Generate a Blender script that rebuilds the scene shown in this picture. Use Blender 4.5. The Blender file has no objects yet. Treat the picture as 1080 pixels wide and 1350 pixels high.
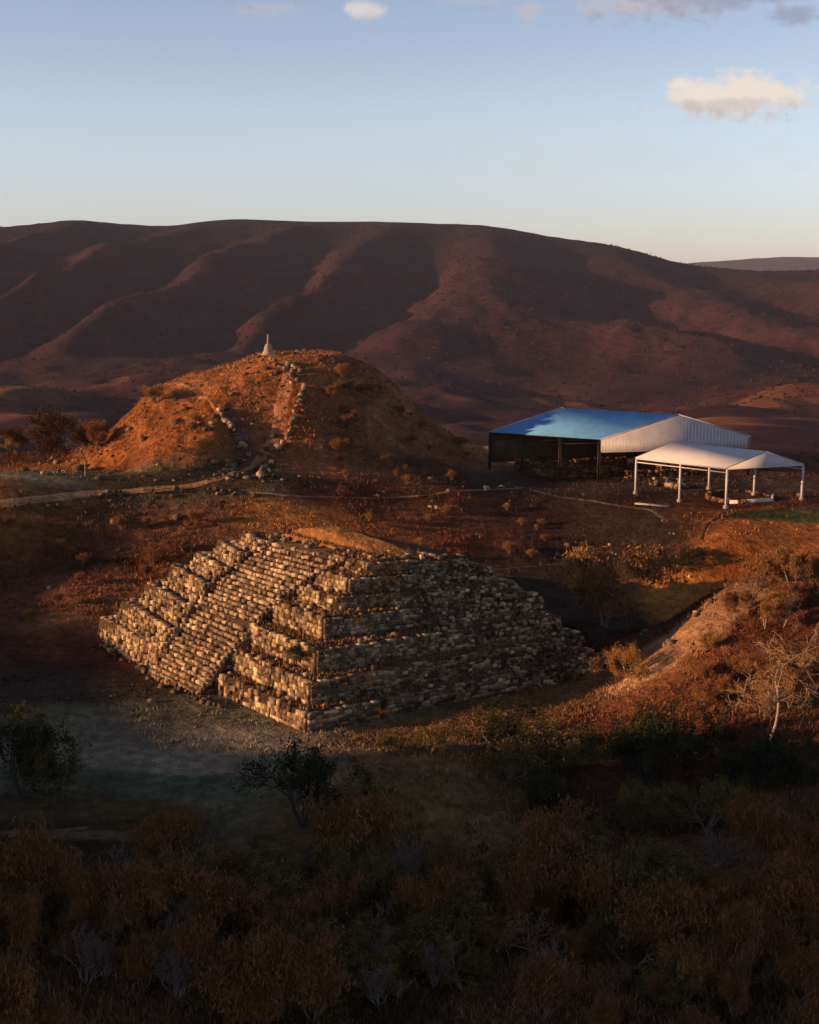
import bpy, math
import numpy as np
S = bpy.context.scene
COL = S.collection
R = math.radians
# ---------------------------------------------------------------- camera
F = 1800.0
PITCH = math.atan(320 / 1800)
CAM = np.array([0.0, 0.0, 40.0])
cd = bpy.data.cameras.new('camera')
cam = bpy.data.objects.new('camera', cd); COL.objects.link(cam)
cam.location = CAM
cam.rotation_euler = (math.pi / 2 - PITCH, 0, 0)
cd.sensor_fit = 'VERTICAL'; cd.sensor_height = 24.0
cd.lens = 24.0 * F / 1350.0
cd.clip_start = 1.0; cd.clip_end = 40000
S.camera = cam
# ---------------------------------------------------------------- light
SUN_EL, SUN_AZ = 9.5, -102.0            # azimuth from +Y clockwise: low sun, left and a little behind
sx_, sy_ = math.sin(R(SUN_AZ)), math.cos(R(SUN_AZ))
sd = -np.array([sx_, sy_]); sd /= np.hypot(*sd)          # horizontal travel direction of the light
sn = np.array([-sd[1], sd[0]])
W = bpy.data.worlds.new('World'); S.world = W; W.use_nodes = True
wn, wl = W.node_tree.nodes, W.node_tree.links
wn.clear()
sky = wn.new('ShaderNodeTexSky'); sky.sky_type = 'NISHITA'; sky.sun_disc = False
sky.sun_elevation = R(SUN_EL); sky.sun_rotation = R(SUN_AZ)
sky.air_density = 0.85; sky.dust_density = 0.3; sky.ozone_density = 2.0; sky.altitude = 1400
bg = wn.new('ShaderNodeBackground'); bg.inputs['Strength'].default_value = 0.083
wo = wn.new('ShaderNodeOutputWorld')
wl.new(bg.outputs[0], wo.inputs[0])
# clouds: soft patches at their own directions in the sky
def wmath(op, a, b=None, c=None):
    m = wn.new('ShaderNodeMath'); m.operation = op
    for i, v in enumerate((a, b, c)):
        if v is None: continue
        if hasattr(v, 'is_linked'): wl.new(v, m.inputs[i])
        else: m.inputs[i].default_value = v
    return m.outputs[0]
def wdot(vec, c):
    m = wn.new('ShaderNodeVectorMath'); m.operation = 'DOT_PRODUCT'
    wl.new(vec, m.inputs[0]); m.inputs[1].default_value = [float(q) for q in c]; return m.outputs['Value']
def _ray(px, py):
    a = (px - 540) / F; v = -(py - 675) / F
    d = np.array([a, math.cos(PITCH) + v * math.sin(PITCH), -math.sin(PITCH) + v * math.cos(PITCH)])
    return d / np.linalg.norm(d)
tcw = wn.new('ShaderNodeTexCoord'); D_ = tcw.outputs['Generated']
def wnoise(scale, detail, stretch):
    mp = wn.new('ShaderNodeMapping'); mp.inputs['Scale'].default_value = stretch
    wl.new(D_, mp.inputs[0])
    t = wn.new('ShaderNodeTexNoise'); t.inputs['Scale'].default_value = scale; t.inputs['Detail'].default_value = detail
    t.inputs['Roughness'].default_value = .62
    wl.new(mp.outputs[0], t.inputs[0]); return t.outputs[0]
cn1 = wnoise(38, 7, (1, 1, 1.6)); cn2 = wnoise(90, 5, (1, 1, 1.3))
def wmix(a, b, f):
    m = wn.new('ShaderNodeMix'); m.data_type = 'RGBA'
    wl.new(f, m.inputs[0])
    for k, v in ((6, a), (7, b)):
        if hasattr(v, 'is_linked'): wl.new(v, m.inputs[k])
        else: m.inputs[k].default_value = (*v, 1)
    return m.outputs[2]
el = wn.new('ShaderNodeMapRange'); el.interpolation_type = 'SMOOTHSTEP'
wl.new(wdot(D_, (0, 0, 1)), el.inputs[0]); el.inputs[1].default_value = -.02; el.inputs[2].default_value = .12
hz = wmix((.95, .83, 1.02), (2.02, 1.45, 1.26), el.outputs[0])      # tint on the sky light by elevation: dimmer at the horizon, brighter above
tn = wn.new('ShaderNodeMix'); tn.data_type = 'RGBA'; tn.blend_type = 'MULTIPLY'; tn.inputs[0].default_value = 1
wl.new(sky.outputs[0], tn.inputs[6]); wl.new(hz, tn.inputs[7])
skyc = tn.outputs[2]
WHITE, SHADE, PINK, GREY = (6.0, 5.2, 4.5), (4.1, 3.7, 3.6), (4.2, 3.5, 3.6), (2.3, 2.4, 3.1)
#          px   py   half-width half-height  top colour, bottom colour, strength, edge noise
CLOUDS = [(966, 127, 108, 32, WHITE, SHADE, .95, 1.0), (920, 128, 50, 20, WHITE, SHADE, .8, 1.0), (1030, 130, 42, 20, WHITE, SHADE, .8, 1.0), (960, 138, 110, 10, SHADE, SHADE, .5, 1.0),
          (472, 15, 34, 14, WHITE, SHADE, .62, 1.0), (362, 14, 46, 12, SHADE, SHADE, .32, 1.2), (697, 13, 20, 12, PINK, SHADE, .5, 1.2),
          (850, 4, 90, 26, PINK, GREY, .72, 1.2), (940, -4, 110, 18, GREY, GREY, .6, 1.0), (1046, 20, 36, 18, GREY, GREY, .8, 1.0),
          (1010, -14, 150, 20, GREY, GREY, .6, 1.0), (842, 110, 22, 11, SHADE, SHADE, .22, 1.4), (1060, 65, 24, 12, SHADE, SHADE, .15, 1.4), (620, 4, 50, 10, SHADE, GREY, .25, 1.3),
          (780, 210, 260, 26, SHADE, SHADE, .12, 1.5), (200, 120, 200, 18, SHADE, SHADE, .10, 1.6), (560, -60, 500, 45, PINK, GREY, .5, 1.6)]
for (cx, cy, hw, hh, top, bot, k, en) in CLOUDS:
    c = _ray(cx, cy); e1 = np.cross(c, [0, 0, 1]); e1 /= np.linalg.norm(e1); e2 = np.cross(e1, c)
    u = wmath('DIVIDE', wdot(D_, e1), hw / F); v = wmath('DIVIDE', wdot(D_, e2), hh / F)
    d2 = wmath('SQRT', wmath('ADD', wmath('MULTIPLY', u, u), wmath('MULTIPLY', v, v)))
    nn = wmath('SUBTRACT', cn1, .5); n2 = wmath('SUBTRACT', cn2, .5)
    dd = wmath('ADD', d2, wmath('ADD', wmath('MULTIPLY', nn, 2.1 * en), wmath('MULTIPLY', n2, 1.2 * en)))
    mr = wn.new('ShaderNodeMapRange'); mr.interpolation_type = 'SMOOTHSTEP'
    wl.new(dd, mr.inputs[0]); mr.inputs[1].default_value = 1.1; mr.inputs[2].default_value = .35; mr.inputs[3].default_value = 0; mr.inputs[4].default_value = k
    fr = wmath('GREATER_THAN', wdot(D_, c), .5)
    tb = wn.new('ShaderNodeMapRange'); tb.interpolation_type = 'SMOOTHSTEP'
    wl.new(wmath('ADD', v, wmath('MULTIPLY', n2, 2.0)), tb.inputs[0]); tb.inputs[1].default_value = -1.0; tb.inputs[2].default_value = .1
    cc = wmix(bot, top, tb.outputs[0])
    skyc = wmix(skyc, cc, wmath('MULTIPLY', mr.outputs[0], fr))
wl.new(skyc, bg.inputs[0])
SUNL = bpy.data.lights.new('sun', 'SUN'); SUNL.energy = 5.0; SUNL.angle = R(0.5)
SUNL.color = (1.0, 0.57, 0.27)
so = bpy.data.objects.new('sun', SUNL); COL.objects.link(so)
so.rotation_euler = (math.pi / 2 - R(SUN_EL), 0, math.pi - R(SUN_AZ))
S.view_settings.view_transform = 'Standard'; S.view_settings.look = 'None'
S.view_settings.exposure = 0.80; S.view_settings.gamma = 1.0
S.render.film_transparent = False
S.cycles.max_bounces = 6; S.cycles.diffuse_bounces = 3; S.cycles.volume_bounces = 0
S.cycles.use_denoising = True
rng = np.random.default_rng(7)

# ---------------------------------------------------------------- helpers
def ray(px, py):
    a = (px - 540) / F; v = -(py - 675) / F
    return np.array([a, math.cos(PITCH) + v * math.sin(PITCH), -math.sin(PITCH) + v * math.cos(PITCH)])
def g(px, py, z):
    d = ray(px, py); t = (z - CAM[2]) / d[2]
    return CAM + t * d
def gd(px, py, dist):                    # point at horizontal distance
    d = ray(px, py); return CAM + d * dist / math.hypot(d[0], d[1])

def _h(ix, iy, s):
    n = (ix.astype(np.int64) * 374761393 + iy.astype(np.int64) * 668265263 + s * 974634777) & 0xFFFFFFFF
    n = ((n ^ (n >> 13)) * 1274126177) & 0xFFFFFFFF
    return ((n ^ (n >> 16)) & 0xFFFFFF) / float(0xFFFFFF)
def noise(x, y, s=0):
    x = np.asarray(x, float); y = np.asarray(y, float)
    ix = np.floor(x); iy = np.floor(y); fx = x - ix; fy = y - iy
    fx = fx * fx * (3 - 2 * fx); fy = fy * fy * (3 - 2 * fy)
    a = _h(ix, iy, s); b = _h(ix + 1, iy, s); c = _h(ix, iy + 1, s); d = _h(ix + 1, iy + 1, s)
    return ((a * (1 - fx) + b * fx) * (1 - fy) + (c * (1 - fx) + d * fx) * fy) * 2 - 1
def fbm(x, y, s=0, o=4):
    r = 0; a = 1.0; t = 0
    for i in range(o):
        r = r + a * noise(x * 2 ** i + 17.3 * i, y * 2 ** i - 9.1 * i, s + i); t += a; a *= 0.5
    return r / t
def sm(a, b, x):
    t = np.clip((x - a) / (b - a), 0, 1); return t * t * (3 - 2 * t)

def link(o, parent=None):
    COL.objects.link(o)
    if parent is not None: o.parent = parent
    return o
def tag(o, label=None, cat=None, group=None, kind=None):
    if label: o['label'] = label
    if cat: o['category'] = cat
    if group: o['group'] = group
    if kind: o['kind'] = kind
    return o
def empty(name, loc, rz=0):
    o = bpy.data.objects.new(name, None); o.location = [float(v) for v in loc]; o.rotation_euler = (0, 0, rz)
    o.empty_display_size = 0.5
    return link(o)
def npmesh(name, V, Fc, col=None, smooth=False):
    """V (n,3); Fc list of index arrays (m,k)"""
    if not isinstance(Fc, list): Fc = [Fc]
    Fc = [np.asarray(f, np.int32) for f in Fc if len(f)]
    V = np.asarray(V, np.float32)
    me = bpy.data.meshes.new(name)
    me.vertices.add(len(V)); me.vertices.foreach_set('co', V.ravel())
    loops = np.concatenate([f.ravel() for f in Fc])
    tot = np.concatenate([np.full(len(f), f.shape[1], np.int32) for f in Fc])
    start = np.concatenate([[0], np.cumsum(tot)[:-1]]).astype(np.int32)
    me.loops.add(len(loops)); me.loops.foreach_set('vertex_index', loops)
    me.polygons.add(len(tot)); me.polygons.foreach_set('loop_start', start); me.polygons.foreach_set('loop_total', tot)
    me.update(calc_edges=True)
    if smooth: me.polygons.foreach_set('use_smooth', np.ones(len(tot), bool))
    if col is not None:
        at = me.color_attributes.new('Col', 'FLOAT_COLOR', 'POINT')
        c4 = np.ones((len(V), 4), np.float32); c4[:, :3] = col
        at.data.foreach_set('color', c4.ravel())
    me.update()
    return me
def mob(name, V, Fc, mat, parent=None, col=None, smooth=False):
    me = npmesh(name, V, Fc, col, smooth); me.materials.append(mat)
    o = bpy.data.objects.new(name, me)
    return link(o, parent)
class MB:
    def __init__(s): s.V = []; s.Q = []; s.T = []; s.n = 0; s.C = []
    def add(s, V, Q=None, T=None, C=None):
        V = np.asarray(V, float).reshape(-1, 3)
        s.V.append(V)
        if Q is not None: s.Q.append(np.asarray(Q, int).reshape(-1, 4) + s.n)
        if T is not None: s.T.append(np.asarray(T, int).reshape(-1, 3) + s.n)
        if C is not None: s.C.append(np.broadcast_to(np.asarray(C, float), V.shape))
        s.n += len(V)
    def box(s, a, b, C=None):
        s.hexa([(a[0], a[1]), (b[0], a[1]), (b[0], b[1]), (a[0], b[1])], a[2], b[2], C)
    def hexa(s, poly, z0, z1, C=None, poly1=None):
        p1 = poly1 or poly
        V = [(p[0], p[1], z0) for p in poly] + [(p[0], p[1], z1) for p in p1]
        s.add(V, [(3, 2, 1, 0), (4, 5, 6, 7), (0, 1, 5, 4), (1, 2, 6, 5), (2, 3, 7, 6), (3, 0, 4, 7)], C=C)
    def bar(s, p, q, r, n=6, r2=None):
        p = np.array(p, float); q = np.array(q, float); r2 = r if r2 is None else r2
        d = q - p; d /= np.linalg.norm(d)
        u = np.cross(d, [0, 0, 1.0]);
        if np.linalg.norm(u) < 1e-3: u = np.array([1.0, 0, 0])
        u /= np.linalg.norm(u); w = np.cross(d, u)
        th = np.arange(n) * 2 * math.pi / n + math.pi / 4
        c = np.cos(th)[:, None] * u + np.sin(th)[:, None] * w
        V = np.vstack([p + c * r, q + c * r2, [p], [q]])
        i = np.arange(n); j = (i + 1) % n
        s.add(V, np.stack([i, j, j + n, i + n], 1), np.vstack([np.stack([j, i, i * 0 + 2 * n], 1), np.stack([i + n, j + n, i * 0 + 2 * n + 1], 1)]))
    def build(s, name, mat, parent=None, smooth=False):
        V = np.vstack(s.V); f = []
        if s.Q: f.append(np.vstack(s.Q))
        if s.T: f.append(np.vstack(s.T))
        return mob(name, V, f, mat, parent, np.vstack(s.C) if s.C else None, smooth)

# rocks: many deformed blocks at once, each with 26-vertex rounded cube
_g = np.array([(x, y, z) for x in (-1, 0, 1) for y in (-1, 0, 1) for z in (-1, 0, 1)], float)
_keep = [i for i, p in enumerate(_g) if abs(p).max() == 1]
_idx = {tuple(_g[i]): k for k, i in enumerate(_keep)}
RV = _g[_keep].copy()
_q = []
for ax in range(3):
    for sgn in (-1, 1):
        o1, o2 = [k for k in range(3) if k != ax]
        for a in (-1, 0):
            for b in (-1, 0):
                quad = []
                for da, db in ((0, 0), (1, 0), (1, 1), (0, 1)):
                    p = [0, 0, 0]; p[ax] = sgn; p[o1] = a + da; p[o2] = b + db; quad.append(_idx[tuple(float(v) for v in p)])
                if (sgn > 0) != (ax == 1): pass
                else: quad = quad[::-1]
                _q.append(quad)
RQ = np.array(_q)
_l = np.linalg.norm(RV, axis=1, keepdims=True)
def rocks(C, half, rz, rnd=0.35, jit=0.16, r=rng, roll=.13):
    """C (n,3) centres, half (n,3), rz (n,) yaw. returns V, Q"""
    n = len(C)
    base = RV / _l ** rnd
    V = np.repeat(base[None], n, 0) + r.uniform(-jit, jit, (n, len(RV), 3))
    V = V * half[:, None, :]
    t = r.uniform(-roll, roll, n); c, s = np.cos(t)[:, None], np.sin(t)[:, None]
    x, z = V[..., 0].copy(), V[..., 2].copy(); V[..., 0] = x * c - z * s; V[..., 2] = x * s + z * c
    c, s = np.cos(rz)[:, None], np.sin(rz)[:, None]
    x, y = V[..., 0].copy(), V[..., 1].copy(); V[..., 0] = x * c - y * s; V[..., 1] = x * s + y * c
    V += C[:, None, :]
    Q = (RQ[None] + (np.arange(n) * len(RV))[:, None, None]).reshape(-1, 4)
    return V.reshape(-1, 3), Q

# ---------------------------------------------------------------- terrain height
CP = [(0,1090,0),(0,980,0),(0,885,0),(130,838,0),(200,1000,0),(405,975,0),(300,960,0),(400,1040,.2),(150,920,0),(220,1080,-.3),
 (0,1350,-3),(270,1350,-4.5),(540,1350,-5),(800,1350,-4),(1080,1350,-2),(540,1180,-3),(800,1180,-3),(1080,1180,-1.2),(270,1200,-2.5),(0,1200,-1.2),
 (540,1050,.3),(620,1010,.2),(700,1050,-1.5),(560,980,0),(700,960,0),(795,905,.3),(880,930,1.6),(850,1000,-1),(640,930,0),
 (960,768,8),(1080,775,9.5),(930,810,6.2),(870,850,2.6),(1080,850,6),(1000,960,1.8),(1080,1010,.5),
 (820,870,1.2),(900,880,3.2),(850,880,2.1),
 (700,750,3),(750,700,5.5),(860,690,7.2),(950,680,8),(1080,670,8.3),(900,740,4.8),(1080,735,6.5),(1000,735,5.5),(760,800,1.2),(820,800,1.3),(800,760,2.2),
 (600,700,5.6),(650,670,7.2),(560,650,9),(700,650,8),(800,660,8),(350,655,10),(200,655,10),(0,668,10),(0,625,10),(200,625,10),
 (350,690,7.3),(200,695,7),(0,725,5.2),(100,780,3.1),(0,830,1.0),(250,740,4.7),(100,660,10),(450,680,7.6),
 (600,645,9.3),(700,630,8),(790,640,8),(900,620,8),(990,600,8),(1080,640,8.2),(1080,610,8),(893,656,8),(957,670,8)]
WP = [(-7,150,2.2),(8,142,1.0),(-14,158,3),(-60,300,-6),(0,300,-8),(60,290,-2),(115,250,6),(-110,260,2),(-85,210,9),(50,240,5),(20,245,5),(-20,260,4),
 (-60,235,9),(100,190,8),(110,120,5),(-80,130,2),(-70,90,1),(-60,40,-2),(0,30,-7),(70,50,-3),(110,300,0),(75,100,4),(28,150,-.2),(36,153,.6),(44,160,2.8),(55,160,6)]
_pts = np.array([tuple(g(*c)) for c in CP] + WP)
def _U(d2): return 0.5 * d2 * np.log(d2 + 1e-9)
_n = len(_pts); _X = _pts[:, :2] / 100
_K = _U(((_X[:, None] - _X[None]) ** 2).sum(-1)) + np.eye(_n) * 3e-4
_P = np.hstack([np.ones((_n, 1)), _X])
_A = np.block([[_K, _P], [_P.T, np.zeros((3, 3))]])
_w = np.linalg.solve(_A, np.concatenate([_pts[:, 2], np.zeros(3)]))
def tps(x, y):
    sh = x.shape; x = x.ravel() / 100; y = y.ravel() / 100; out = np.empty(len(x))
    for i in range(0, len(x), 50000):
        a = x[i:i + 50000]; b = y[i:i + 50000]
        out[i:i + 50000] = _U((a[:, None] - _X[None, :, 0]) ** 2 + (b[:, None] - _X[None, :, 1]) ** 2) @ _w[:_n] + _w[_n] + _w[_n + 1] * a + _w[_n + 2] * b
    return out.reshape(sh)

CREST = [(-900,330),(-300,312),(-100,306),(0,302),(50,297),(100,291),(160,296),(220,299),(260,294),(300,289),(350,290),(400,292),(500,292),(560,294),(630,296),(680,303),(720,311),(800,322),(840,331),(880,343),(920,351),(1000,357),(1080,356),(1250,352),(1800,345)]
cu = np.array([c[0] for c in CREST], float); cz = np.array([c[1] for c in CREST], float)
FARR = [(-900,345),(600,350),(850,351),(890,347),(930,344),(980,341),(1030,340),(1080,341),(1200,338),(1500,342),(2200,345)]
fu = np.array([c[0] for c in FARR], float); fz = np.array([c[1] for c in FARR], float)
def elev(py):
    v = -(py - 675) / F
    return (-math.sin(PITCH) + v * math.cos(PITCH)) / (math.cos(PITCH) + v * math.sin(PITCH))
def smoothint(u, xs, ys):
    r = 0
    for k, w in ((-14, .25), (0, .5), (14, .25)): r = r + w * np.interp(u + k, xs, ys)
    return r
MC = np.array([-18.5, 224.5])
B0, B1 = np.array([-27.6, 197.5]), np.array([-22.6, 188.5])
def berm(x, y):   # bank on the outer side of the ramp, dropping sharply to its floor
    t = (B1 - B0) / np.linalg.norm(B1 - B0); L = np.linalg.norm(B1 - B0); n = np.array([-t[1], t[0]])
    u = (x - B0[0]) * t[0] + (y - B0[1]) * t[1]; v = (x - B0[0]) * n[0] + (y - B0[1]) * n[1] + .9 * np.sin(math.pi * np.clip(u / L, 0, 1))
    w = sm(-4, 1, u) * (1 - sm(L - 1, L + 3, u))
    return w * (1.5 * np.exp(np.minimum(v, 0) / 5.0) * (1 - sm(-.5, .6, v)) - 1.3 * np.exp(-((v - 1.6) / 1.8) ** 2))
def mound(x, y, base):
    dx = x - MC[0]; dy = y - MC[1]; d = np.hypot(dx, dy); th = np.arctan2(dy, dx)
    c, s = np.cos(th), np.sin(th)
    Rb = np.where(c > 0, 31, 41) * c ** 2 + np.where(s > 0, 40, 37) * s ** 2
    Rb = Rb * (1 + .05 * np.sin(3 * th + 1) + .04 * fbm(th * 2 + 9, th * 0, 3, 2))
    top = 6.0 + 1.5 * np.clip(c, 0, 1)
    t = np.clip((d - top) / (Rb - top), 0, 1.6)
    f = t - .12 * np.sin(2 * math.pi * np.clip(t, 0, 1)) * .5
    z = 26.4 - (26.4 - 8.5) * f + (fbm(x / 9, y / 9, 5, 3) * 1.3 + .5 * fbm(x / 2.5, y / 2.5, 6, 3)) * np.clip(t * 3, 0, 1)
    z = z + 4.6 * np.exp(-((x + 42) ** 2 / 75 + (y - 217) ** 2 / 110)) + 3.0 * np.exp(-((x + 35) ** 2 / 70 + (y - 201) ** 2 / 60)) - 1.6 * np.exp(-((x + 21) ** 2 / 18 + (y - 200) ** 2 / 160))
    z = z + berm(x, y)
    k = 1.2
    m = np.maximum(z, base); return m + k * np.log(np.exp((z - m) / k) + np.exp((base - m) / k)) - k * .3 * np.exp(-np.abs(z - base))
def shade_hill(x, y):
    # unseen hill added left of the frame, crest shaped to cast the foreground shade
    u = x * sd[0] + y * sd[1]; v = x * sn[0] + y * sn[1]
    cr = np.interp(v, HV, HC) + .5 * noise(v / 9, v * 0, 77)
    u0 = -150
    e = np.exp(-((u - u0) / np.where(u > u0, 34.0, 120.0)) ** 2) * (1 - sm(300, 420, v))
    return cr, e
HV = [-400, -150, -40, 40, 80, 92, 102, 113, 132, 150, 160, 175, 196, 208, 218, 240, 320]
HC = [20, 40, 55, 55, 52, 44, 30.5, 25.5, 24.4, 24.6, 26.0, 31, 33, 29, 24, 15, 5]
def far(x, y, r, U):
    rr = np.hypot(x, y)
    fl = np.interp(rr, [280, 420, 700, 1000, 1500, 2000], [-4, -22, -52, -72, -84, -84])
    fl = fl + sm(620, 1000, U) * np.interp(rr, [280, 420, 900, 1400], [2, 12, 22, 0])
    fl = fl - (1 - sm(-50, 620, U)) * np.interp(rr, [280, 450, 700, 1100], [0, 14, 16, 0])
    amp = np.interp(rr, [260, 450, 700, 1100, 1600, 2400], [2, 10, 24, 34, 34, 14])
    fl = fl + amp * fbm(x / 190 + 3.1, y / 330, 11, 4) * 1.2
    # main range
    D = 3000 + 150 * np.sin(U / 260)
    k = .13 - .30 * sm(480, 980, U)
    zc = 40 + D * elev(smoothint(U, cu, cz))
    s = (rr - 1550) / (D - 1550)
    sc = np.clip(s, 0, 1)
    w = x + k * (D - rr) + 75 * fbm(x / 380, y / 420, 21, 4)
    ph = 2 * math.pi * (w + 25) / 212
    gl = .78 * np.cos(ph) + .16 * np.cos(2 * ph + .8)
    env = np.sin(math.pi * np.clip(sc, 0, 1) ** .62) ** .9
    sp = env * (27 * gl * (1 - .35 * sm(560, 900, U)) + 24 * fbm(x / 110, y / 190, 31, 4))
    up = -84 + (zc + 84) * (sc ** 1.25 * (1.25 - .25 * sc ** 2)) / 1.0 + sp
    beyond = zc - (rr - D) * .12
    m = np.where(rr < D, up, beyond)
    wgt = sm(0, .22, s)
    z = fl * (1 - wgt) + m * wgt
    z = np.where(rr > D, np.maximum(beyond, -90 + 12 * fbm(x / 500, y / 500, 41, 3)), z)
    # far blue range
    z2 = 40 + 11000 * elev(smoothint(U, fu, fz)) + 25 * fbm(x / 600, y / 600, 51, 3)
    a = np.exp(-((rr - 11000) / 1500) ** 2)
    return np.where(rr > 5000, np.maximum(z, -90 + (z2 + 90) * a), z)
PCEN = None
def H(x, y):
    x = np.asarray(x, float); y = np.asarray(y, float)
    xx, yy = np.atleast_1d(x), np.atleast_1d(y)
    r = np.hypot(xx, yy)
    U = 540 + F * 1.0158 * np.clip(xx / np.maximum(yy, 1e-3), -2, 2)
    U = np.where(yy <= 0, np.where(xx > 0, 3000, -2000), U)
    xc = np.clip(xx, -130, 130); yc = np.clip(yy, 0, 310)
    n = tps(xc, yc) + fbm(xx / 14, yy / 14, 1, 3) * .35
    n = mound(xx, yy, n)
    wf = np.clip(np.maximum((r - 262) / 110, (np.abs(xx) - 110) / 80), 0, 1); wf = sm(0, 1, wf)
    fz_ = far(xx, yy, r, U)
    fz_ = np.where(r < 300, np.maximum(fz_, -12), fz_)
    z = n * (1 - wf) + fz_ * wf
    cr, e = shade_hill(xx, yy)
    z = z * (1 - e) + cr * e
    return z.reshape(x.shape) if x.ndim else float(z[0])
def hit(px, py, tmax=4000, t0=50):
    d = ray(px, py); ts = t0 * 1.0025 ** np.arange(int(math.log(tmax / t0) / math.log(1.0025)))
    p = CAM + ts[:, None] * d
    h = H(p[:, 0], p[:, 1]); below = np.nonzero(p[:, 2] < h)[0]
    if len(below) == 0: return None
    i = below[0]; a = ts[max(i - 1, 0)]; b = ts[i]
    t = (a + b) / 2
    q = CAM + t * d; q[2] = H(q[0], q[1]); return q

# ---------------------------------------------------------------- materials
def M(name, rough=0.9, spec=0.2):
    m = bpy.data.materials.new(name); m.use_nodes = True
    nt = m.node_tree; b = nt.nodes['Principled BSDF']
    b.inputs['Roughness'].default_value = rough; b.inputs['Specular IOR Level'].default_value = spec
    return m, nt.nodes, nt.links, b
def nz(n, l, scale, detail=6, vec=None, rough=.6):
    t = n.new('ShaderNodeTexNoise'); t.inputs['Scale'].default_value = scale; t.inputs['Detail'].default_value = detail
    t.inputs['Roughness'].default_value = rough
    if vec is not None: l.new(vec, t.inputs['Vector'])
    return t
def mixc(n, l, a, b, fac, mode='MULTIPLY'):
    m = n.new('ShaderNodeMix'); m.data_type = 'RGBA'; m.blend_type = mode; m.clamp_result = False
    for sck, v in ((m.inputs[0], fac), (m.inputs[6], a), (m.inputs[7], b)):
        if hasattr(v, 'is_linked'): l.new(v, sck)
        else: sck.default_value = v if not isinstance(v, tuple) else (*v, 1)[:4]
    return m.outputs[2]
def ramp(n, l, src, stops):
    r = n.new('ShaderNodeValToRGB'); e = r.color_ramp.elements
    while len(e) < len(stops): e.new(.5)
    for el, (p, c) in zip(e, stops): el.position = p; el.color = (*c, 1) if isinstance(c, tuple) else (c, c, c, 1)
    l.new(src, r.inputs[0]); return r.outputs[0]
def bump(n, l, b, src, dist, strength=1.0):
    k = n.new('ShaderNodeBump'); k.inputs['Distance'].default_value = dist; k.inputs['Strength'].default_value = strength
    l.new(src, k.inputs['Height']); l.new(k.outputs[0], b.inputs['Normal'])
def ground_mat():
    m, n, l, b = M('ground_soil_and_grass', 1.0, 0.05)
    a = n.new('ShaderNodeAttribute'); a.attribute_name = 'Col'
    geo = n.new('ShaderNodeNewGeometry')
    n1 = nz(n, l, .9, 8, geo.outputs['Position'], .7); n2 = nz(n, l, .09, 6, geo.outputs['Position'], .65)
    n3 = nz(n, l, .02, 8, geo.outputs['Position'], .75)
    c = mixc(n, l, a.outputs['Color'], ramp(n, l, n1.outputs[0], [(.3, .45), (.5, 1.0), (.72, 1.7)]), 1.0)
    c = mixc(n, l, c, ramp(n, l, n2.outputs[0], [(.35, (.65, .6, .6)), (.65, (1.3, 1.3, 1.25))]), 1.0)
    c = mixc(n, l, c, ramp(n, l, n3.outputs[0], [(.35, (.72, .70, .78)), (.65, (1.3, 1.25, 1.1))]), 1.0)
    l.new(c, b.inputs['Base Color'])
    ad = n.new('ShaderNodeMath'); ad.operation = 'ADD'
    mu = n.new('ShaderNodeMath'); mu.operation = 'MULTIPLY'; mu.inputs[1].default_value = 12
    l.new(n3.outputs[0], mu.inputs[0]); l.new(mu.outputs[0], ad.inputs[0])
    l.new(n1.outputs[0], ad.inputs[1])
    # coarse relief of the wooded slopes, only far from the site
    n4 = nz(n, l, .018, 9, geo.outputs['Position'], .72)
    ln = n.new('ShaderNodeVectorMath'); ln.operation = 'LENGTH'; l.new(geo.outputs['Position'], ln.inputs[0])
    mr = n.new('ShaderNodeMapRange'); l.new(ln.outputs['Value'], mr.inputs[0]); mr.inputs[1].default_value = 300; mr.inputs[2].default_value = 900
    k1 = n.new('ShaderNodeBump'); k1.inputs['Distance'].default_value = 11; l.new(n4.outputs[0], k1.inputs['Height']); l.new(mr.outputs[0], k1.inputs['Strength'])
    k2 = n.new('ShaderNodeBump'); k2.inputs['Distance'].default_value = .35; k2.inputs['Strength'].default_value = .8
    l.new(ad.outputs[0], k2.inputs['Height']); l.new(k1.outputs[0], k2.inputs['Normal']); l.new(k2.outputs[0], b.inputs['Normal'])
    return m
def attr_mat(name, rough=.95, trans=0.0, var=.0):
    m, n, l, b = M(name, rough, .1)
    a = n.new('ShaderNodeAttribute'); a.attribute_name = 'Col'
    l.new(a.outputs['Color'], b.inputs['Base Color'])
    return m
def stone_mat(name, tint=(1, 1, 1), dark=1.0):
    m, n, l, b = M(name, .95, .15)
    geo = n.new('ShaderNodeNewGeometry')
    c = ramp(n, l, geo.outputs['Random Per Island'], [(0, (.13 * dark, .088 * dark, .056 * dark)), (.4, (.26 * dark, .18 * dark, .108 * dark)), (.8, (.48 * dark, .335 * dark, .185 * dark)), (1, (.74 * dark, .54 * dark, .30 * dark))])
    n1 = nz(n, l, 3.0, 6, geo.outputs['Position'], .7); n2 = nz(n, l, .35, 4, geo.outputs['Position'])
    c = mixc(n, l, c, ramp(n, l, n1.outputs[0], [(.3, .35), (.5, .9), (.75, 1.5)]), 1.0)
    c = mixc(n, l, c, ramp(n, l, n2.outputs[0], [(.36, (.42, .36, .33)), (.6, (1.15, 1.12, 1.1))]), 1.0)
    c = mixc(n, l, c, tint, 1.0)
    l.new(c, b.inputs['Base Color']); bump(n, l, b, n1.outputs[0], .12, .7)
    return m
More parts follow.
